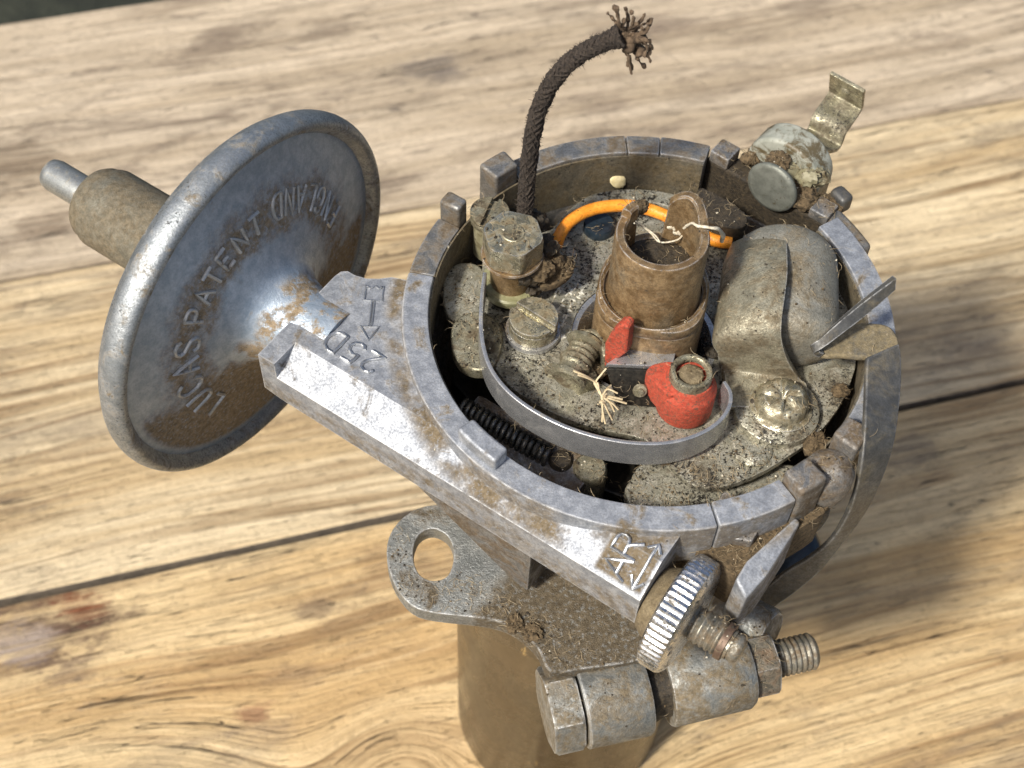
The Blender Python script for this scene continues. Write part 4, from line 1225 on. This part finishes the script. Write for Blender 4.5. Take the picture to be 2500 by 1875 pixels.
for k in range(16):
    src = [Vector(q) for q in ends[k % len(ends)]]
    off = Vector((random.uniform(-1, 1), random.uniform(-1.5, 1.5), random.uniform(-1, 1)))
    f_ = random.uniform(0.55, 1.0)
    more_ends.append(tuple(src[0] + (q - src[0]) * f_ + off * (0.35 * i_) for i_, q in enumerate(src)))
for k, e4 in enumerate(ends + more_ends):
    pts = spline([E0 + (Vector(e4[0]) - E0) * 0.2] + [Vector(q) for q in e4], 5)
    nn = len(pts)
    rad = [0.19 + 0.05 * math.sin(j * 1.3 + k) + (0.12 if j > nn - 4 and k % 2 else 0) for j in range(nn)]
    bm = bmesh.new()
    add_tube(bm, pts, rad, 6)
    obj("frayed_strand", noisy(bm, 0.18, 1.9, k), 'fray', lead, smooth=60)
bm = bmesh.new()
for k in range(5):
    c = E0 + Vector((random.uniform(0.6, 2.6), random.uniform(-.6, .6), random.uniform(-2.6, 1.0)))
    add_lathe(bm, [(0, -.8), (.6, -.5), (.85, 0), (.6, .5), (0, .8)], c, (random.uniform(-1, 1), random.uniform(-1, 1), 1), 10)
obj("fray_clump", noisy(bm, 0.45, 1.1, 2), 'fray', lead, smooth=60)

# --- terminal through the rim: nylon block, inner stud head, outer blade
TE = Vector((math.cos(math.radians(54)), math.sin(math.radians(54)), 0))
TT = Vector((TE.y, -TE.x, 0))
def tb(r, t_, z):
    return TE * r + TT * t_ + Vector((0, 0, z))
def arch(w, zb, zt, r0, r1, n=14):
    bm_ = bmesh.new()
    out = [(-w, zb)]
    hh = zt - 0.0
    for k in range(n + 1):
        a = math.pi - math.pi * k / n
        out.append((w * math.cos(a), (zt - w * 0.92) + w * 0.92 * math.sin(a)))
    out.append((w, zb))
    A1 = [bm_.verts.new(tb(r0, x, z)) for x, z in out]
    B1 = [bm_.verts.new(tb(r1, x, z)) for x, z in out]
    bm_.faces.new(A1)
    bm_.faces.new(B1[::-1])
    for i in range(len(out)):
        j = (i + 1) % len(out)
        bm_.faces.new((A1[i], A1[j], B1[j], B1[i]))
    return bm_
tblock = obj("terminal_block", arch(6.7, -9.0, 5.9, 37.6, 42.8), 'nylon', dist, bevel=0.7, seg=3)
tblock["label"] = "aged white nylon terminal block set in the rim"
obj("block_flange", arch(4.4, -9.0, 1.2, 33.6, 37.7), 'grime', tblock, bevel=0.6, seg=3)
obj("block_foot", prism([(tb(r, t_, 0).x, tb(r, t_, 0).y) for r, t_ in ((33.4, -11.8), (37.2, -11.8), (37.2, 11.6), (33.4, 11.6))], -9.0, -1.6), 'grime_and_shade', tblock, bevel=0.6)  # dark colour here paints the black shade of the slot around the stud
obj("block_shoulder", prism([(tb(r, t_, 0).x, tb(r, t_, 0).y) for r, t_ in ((33.2, -11.2), (37.0, -11.2), (37.0, -7.6), (33.2, -7.6))], -1.6, 0.8), 'alu_dirty', tblock, bevel=0.35)
obj("block_shoulder", prism([(tb(r, t_, 0).x, tb(r, t_, 0).y) for r, t_ in ((33.2, 7.8), (36.8, 7.8), (36.8, 11.2), (33.2, 11.2))], -1.6, 0.4), 'alu_dirty', tblock, bevel=0.35)
sh = Vector((19.98, 25.62, 1.2))
shn = Vector((-0.61, -0.79, 0.05)).normalized()
obj("stud_head", lathe([(0, 0.6), (3.7, 0.55), (4.3, 0.4), (4.5, 0.05), (4.4, -0.4), (3.9, -0.7), (0, -0.7)], sh, shn, seg=48), 'disc', tblock, smooth=60)
obj("stud_shaft", lathe([(0, -7), (2.2, -7), (2.2, -0.5), (0, -0.5)], sh, shn, seg=24), 'nylon_dirty', tblock)
bA = spline([tb(42.9, -3.4, -3.0), tb(43.3, -3.4, 1.5), (28.11, 44.98, -5.2), (29.07, 46.52, -2.79), (30.79, 49.27, -2.18), (31.92, 51.08, -1.46), (31.54, 50.47, 0.69), (30.73, 49.18, 4.53)], 5)
bB = [p + TT * 6.6 + Vector((0, 0, -0.2)) for p in bA]
obj("blade_terminal", ribbon(bA, bB, 0.7), 'zinc2', tblock, bevel=0.15, smooth=50)
obj("blade_dimple", lathe([(0, 0.45), (0.7, 0.3), (1.0, 0), (1.0, -0.4), (0, -0.4)], (bA[-4] + bB[-4]) * 0.5 - TE * 0.2, -TE + Vector((0, 0, 0.3)), seg=18), 'zinc2', tblock)
# dark felt wick behind the cam
obj("felt_pad", noisy(prism(smooth_poly([(8.48, 26.67, -3)[:2], (12.41, 25.15, -3)[:2], (15.88, 21.86, -3)[:2], (15.39, 18.81, -3)[:2], (11.48, 18.99, -3)[:2], (8.62, 21.4, -3)[:2]], 4), -6, -1.0), 0.3, 0.8, 1), 'grime_and_shade', dist, bevel=0.5)


# ------------------------------------------------------------------ packed dirt on the mechanism
def lump(p, r, sq=0.6, mat='grime', seed=0, amp=0.30, ax=(0, 0, 1)):
    """caked dirt: a flattened lump broken up at three sizes, with hairs sticking out"""
    pr = []
    for k in range(15):
        a = math.pi * k / 14
        pr.append((r * math.sin(a) if 0 < k < 14 else 0, -r * sq * math.cos(a)))
    bm_ = lathe(pr, p, ax, 30)
    noisy(bm_, r * amp * 1.3, 0.7 / r ** 0.5, seed)
    noisy(bm_, r * amp * 0.8, 1.7, seed + 3)
    noisy(bm_, r * amp * 0.55, 4.0, seed + 5)
    bm_.normal_update()
    for v in random.sample(list(bm_.verts), 26):
        l_ = random.uniform(0.5, 1.5)
        e_ = Vector((random.uniform(-1, 1), random.uniform(-1, 1), random.uniform(-.3, 1)))
        q0 = v.co.copy()
        add_tube(bm_, [q0, q0 + (v.normal * .5 + e_ * .3) * l_ * .5, q0 + (v.normal * .5 + e_ * .7) * l_], [0.05, 0.045, 0.03], 3, False)
    return obj("grime_lump", bm_, mat, dist, smooth=35)


for k, (p, r, sq, mt) in enumerate([
        ((-16.01, 9.62, 3), 2.0, 0.7, 'grime_and_shade'), ((-14.91, 8.13, 0.5), 2.2, 0.6, 'grime'), ((-16.47, 6.41, 1.5), 2.0, 0.8, 'grime'), ((-18.32, 6.3, 1), 2.2, 0.7, 'grime_and_shade'),
        ((-12.98, 8.67, -0.5), 2.0, 0.5, 'grime'), ((-17.38, 15.35, 2), 1.8, 0.8, 'grime_and_shade'), ((-22.45, 9.3, -1), 1.6, 0.8, 'grime_and_shade'), ((-17.54, 6.36, -3), 1.6, 0.6, 'grime_and_shade'),
        ((-2.58, 10.33, 12), 1.3, 0.8, 'grime'), ((-3.77, 6.84, 14.5), 1.0, 0.8, 'grime'), ((26.53, 27.7, 2), 2.3, 0.7, 'nylon_dirty'), ((25.08, 25.03, 0), 2.6, 0.6, 'grime'), ((20.77, 29.02, 3.5), 2.0, 0.5, 'grime'),
        ((17.47, 33.62, -0.6), 1.8, 0.5, 'grime'), ((29.84, 24.48, -1), 2.0, 0.6, 'grime'), ((19.65, -10.93, -3.6), 2.2, 0.4, 'grime_and_shade'), ((16.89, -12.64, -4), 1.4, 0.4, 'grime_and_shade'),
        ((28.97, -8.92, -5.2), 1.2, 0.5, 'grime'), ((24.7, -18.05, -6), 2.2, 0.5, 'grime'), ((24.97, -26.22, -5), 2.2, 0.7, 'grime_and_shade'), ((24.15, -27.13, -7), 2.0, 0.7, 'grime'),
        ((-7.87, -8.21, -4), 1.5, 0.6, 'grime'), ((-19.13, -0.29, -4.8), 1.2, 0.5, 'grime_and_shade'), ((10.6, -2.63, -5.5), 1.4, 0.5, 'grime_and_shade'), ((2.45, -21.77, -6), 1.1, 0.3, 'grime'),
        ((4.51, -44.37, -33), 1.7, 0.9, 'grime'), ((4.49, -46.76, -36), 1.6, 0.9, 'grime'), ((-15.07, -39.95, -28), 1.8, 0.35, 'grime'), ((-17.89, -38.77, -28), 1.5, 0.35, 'grime'),
        ((12.1, -44.25, -14), 1.2, 0.6, 'grime'), ((3.56, -34.65, -8), 1.6, 0.5, 'grime_and_shade'), ((6.91, -33.7, -7), 1.7, 0.5, 'grime')]):
    lump(Vector(p), r, sq, mt, k * 1.7)

# ------------------------------------------------------------------ loose debris resting on it
bpy.context.view_layer.update()
dg = bpy.context.evaluated_depsgraph_get()
DOWN = Vector((0, 0, -1))


def drop(x, y, z0=60):
    hit, loc, nor, idx, ob, mat_ = scene.ray_cast(dg, W((x, y, z0)), DOWN)
    if not hit or ob is None or ob.parent is table or ob.name.startswith(("ground", "braid", "frayed", "fray_")):
        return None
    return loc * 1000.0 - Vector((0, 0, H)), nor, ob


def scatter(n, sampler, accept):
    out = []
    tries = 0
    while len(out) < n and tries < n * 12:
        tries += 1
        x, y = sampler()
        h_ = drop(x, y)
        if h_ and h_[1].z > 0.35 and accept(h_):
            out.append(h_)
    return out


def in_bowl():
    a, r_ = random.uniform(0, 2 * math.pi), 38.0 * math.sqrt(random.random())
    return r_ * math.cos(a), r_ * math.sin(a)


def on_clamp():
    return random.uniform(-38, 24), random.uniform(-52, -20)


def dirty(h_):
    nm = h_[2].name.split('.')[0]
    if nm in ("rim_segment", "rim_tab", "leaf_spring", "orange_lead", "arm", "knurled_nut", "brass_washer", "letter", "clip_lever", "vacuum_capsule", "rolled_rim", "screw_lug", "arrow_mark", "pivot_bush", "bush_lobe", "heel", "spring_clip", "clip_hook", "gusset"):
        return random.random() < 0.012
    if nm in ("condenser", "strap", "terminal_block", "stud_head", "cam", "clamp_lug", "bolt_head", "blade_terminal"):
        return random.random() < 0.3
    return True


def grains(name, pts, s0, s1, mat):
    bm_ = bmesh.new()
    for loc, nor, ob in pts:
        s_ = s0 * (s1 / s0) ** (random.random() ** 2)
        m_ = Matrix.Rotation(random.uniform(0, 6.28), 3, Vector((random.uniform(-1, 1), random.uniform(-1, 1), random.uniform(-1, 1))).normalized())
        c_ = loc + nor * s_ * 0.35
        v_ = [bm_.verts.new(c_ + m_ @ (Vector(d) * s_ * random.uniform(0.6, 1.2))) for d in ((1, 0, 0), (-1, 0, 0), (0, 1, 0), (0, -1, 0), (0, 0, 1), (0, 0, -1))]
        for f in ((0, 2, 4), (2, 1, 4), (1, 3, 4), (3, 0, 4), (2, 0, 5), (1, 2, 5), (3, 1, 5), (0, 3, 5)):
            bm_.faces.new([v_[i] for i in f])
    for v in bm_.verts:
        v.co = W(v.co)
    me = bpy.data.meshes.new(name)
    bm_.to_mesh(me)
    bm_.free()
    me.materials.append(M[mat])
    return link(bpy.data.objects.new(name, me), kind="stuff")


def fibres(name, pts, l0, l1, rad, mat):
    bm_ = bmesh.new()
    for loc, nor, ob in pts:
        a = random.uniform(0, 6.28)
        l_ = random.uniform(l0, l1)
        d = Vector((math.cos(a), math.sin(a), random.uniform(-.1, .35)))
        b_ = Vector((-d.y, d.x, random.uniform(-.2, .6))) * random.uniform(-.6, .6)
        p0 = loc + nor * 0.06
        pts_ = [p0 + (d * s_ + b_ * (s_ * (1 - s_)) * 2) * l_ + nor * (0.12 * math.sin(3.14 * s_)) for s_ in (0, .33, .66, 1.0)]
        add_tube(bm_, pts_, [rad, rad, rad * .9, rad * .5], 3, False)
    for v in bm_.verts:
        v.co = W(v.co)
    me = bpy.data.meshes.new(name)
    bm_.to_mesh(me)
    bm_.free()
    me.materials.append(M[mat])
    return link(bpy.data.objects.new(name, me), kind="stuff")


B1 = scatter(1700, in_bowl, dirty)
B2 = scatter(900, on_clamp, dirty)
cut = int(len(B1) * 0.75)
g1 = grains("dark_grit", B1[:cut] + B2[:500], 0.06, 0.30, 'grime_and_shade')
g1["label"] = "dark oily grit sprinkled over the mechanism"
g2 = grains("brown_grit", B1[cut:] + B2[500:], 0.06, 0.30, 'grime')
g2["label"] = "brown dirt crumbs sprinkled over the mechanism"
g3 = grains("pale_grit", scatter(260, in_bowl, dirty) + scatter(90, on_clamp, dirty), 0.06, 0.25, 'pale')
g3["label"] = "pale specks of grit on the mechanism"
lf = fibres("lint", scatter(1500, in_bowl, dirty) + scatter(700, on_clamp, dirty), 0.5, 1.7, 0.032, 'lint')
lf["label"] = "fine lint and hair clinging to the dirty metal"


def thing(name, bm_, mat, label, category, **kw):
    return obj(name, bm_, mat, None, label=label, category=category, **kw)


# straw caught by the contact arm
bm = bmesh.new()
root = Vector((-7.81, -12.85, -0.5))
tips = [(-11.16, -11.57, 0.5), (-10.58, -12.47, 0.8), (-6.44, -11.14, 0.8), (-6.57, -16.85, -4.6), (-6.08, -17.04, -4.8), (-4.88, -15.68, -3.5), (-4.31, -15.49, -3.2), (-5.09, -16.47, -4.5), (-3.84, -14.61, -1.8), (-3.18, -14.81, -2.5), (-7.01, -14.7, -3), (-4.62, -14.12, -1)]
knot = Vector((-6.95, -14.27, -1.5))
for k, tp in enumerate(tips):
    tp = Vector(tp)
    mid = (knot + tp) * 0.5 + Vector((random.uniform(-.6, .6), random.uniform(-.6, .6), random.uniform(0, .6)))
    st = root if k < 3 else knot
    add_tube(bm, spline([root + Vector((random.uniform(-.3, .3), 0, random.uniform(-.2, .2))), knot, mid, tp] if k >= 3 else [knot, root, (root + tp) * .5 + Vector((0, 0, .3)), tp], 4), [0.16] * 13, 4)
for k in range(12):
    s0 = knot + Vector((random.uniform(-1.2, 1.2), random.uniform(-1.6, 1.2), random.uniform(-1.0, .8)))
    add_tube(bm, [s0, s0 + Vector((random.uniform(-.8, .8), random.uniform(-.8, .8), random.uniform(-.5, .5)))], 0.12, 4)
thing("straw_tuft", bm, 'straw', "tuft of pale dry straw fibres hanging beside the contact arm", "straw", smooth=60)

# threads and crumb in the cam mouth
bm = bmesh.new()
add_tube(bm, spline([(-3.83, 3.14, 16.5), (-2.56, 5.01, 14), (-1.05, 4, 13.5), (-0.12, 3.1, 13), (1.05, 2.86, 13), (2.8, 3.34, 13.2), (3.55, 4.13, 13.5)], 5), 0.14, 5)
add_tube(bm, spline([(-3.59, 3.54, 16.5), (-2, 4.49, 14.2), (-0.48, 3.56, 13.6), (0.26, 2.64, 13.2)], 5), 0.11, 5)
thing("white_thread", bm, 'pale', "thin white thread drooping inside the open top of the cam", "thread", smooth=60)
bm = bmesh.new()
add_tube(bm, spline([(3.47, 4.07, 15), (4.26, 2.78, 17.5), (4.92, 1.34, 18.6), (6.58, 0.88, 18.9), (7.88, 1.45, 18), (9.17, 3.83, 14), (9.52, 5.41, 11)], 5), [0.22] * 16 + [0.28] * 8 + [0.36] * 7, 6)
thing("straw_stalk", noisy(bm, 0.08, 1.5, 2), 'pale', "pale bent stalk lying across the rim of the cam", "stalk", smooth=60)
bm = bmesh.new()
for k in range(9):
    c0_ = Vector((2.44, 5.41, 13.2)) + Vector((random.uniform(-1.3, 1.3), random.uniform(-1.1, 1.1), random.uniform(-.4, .8)))
    add_lathe(bm, [(0, -.5), (.45, -.35), (.62, 0), (.45, .35), (0, .5)], c0_, (random.uniform(-1, 1), random.uniform(-1, 1), 1), 8)
thing("pale_crumb", noisy(bm, 0.35, 1.6, 4), 'pale', "clump of pale crumbly debris inside the cam mouth", "crumb", smooth=70)
wa = math.radians(97)
cc = Vector((-4.66, 32.64, -5))
thing("cream_chip", noisy(lathe([(0, -.35), (1.1, -.3), (1.35, 0), (1.0, .3), (0, .35)], Vector((32.5 * math.cos(wa), 32.5 * math.sin(wa), 0)) + Vector((0, 0, -6.4)), (-math.cos(wa), -math.sin(wa), 0.25), 14), 0.35, 0.9, 1), 'cream',
      "cream coloured chip stuck on the far inner wall of the bowl", "chip", smooth=70)
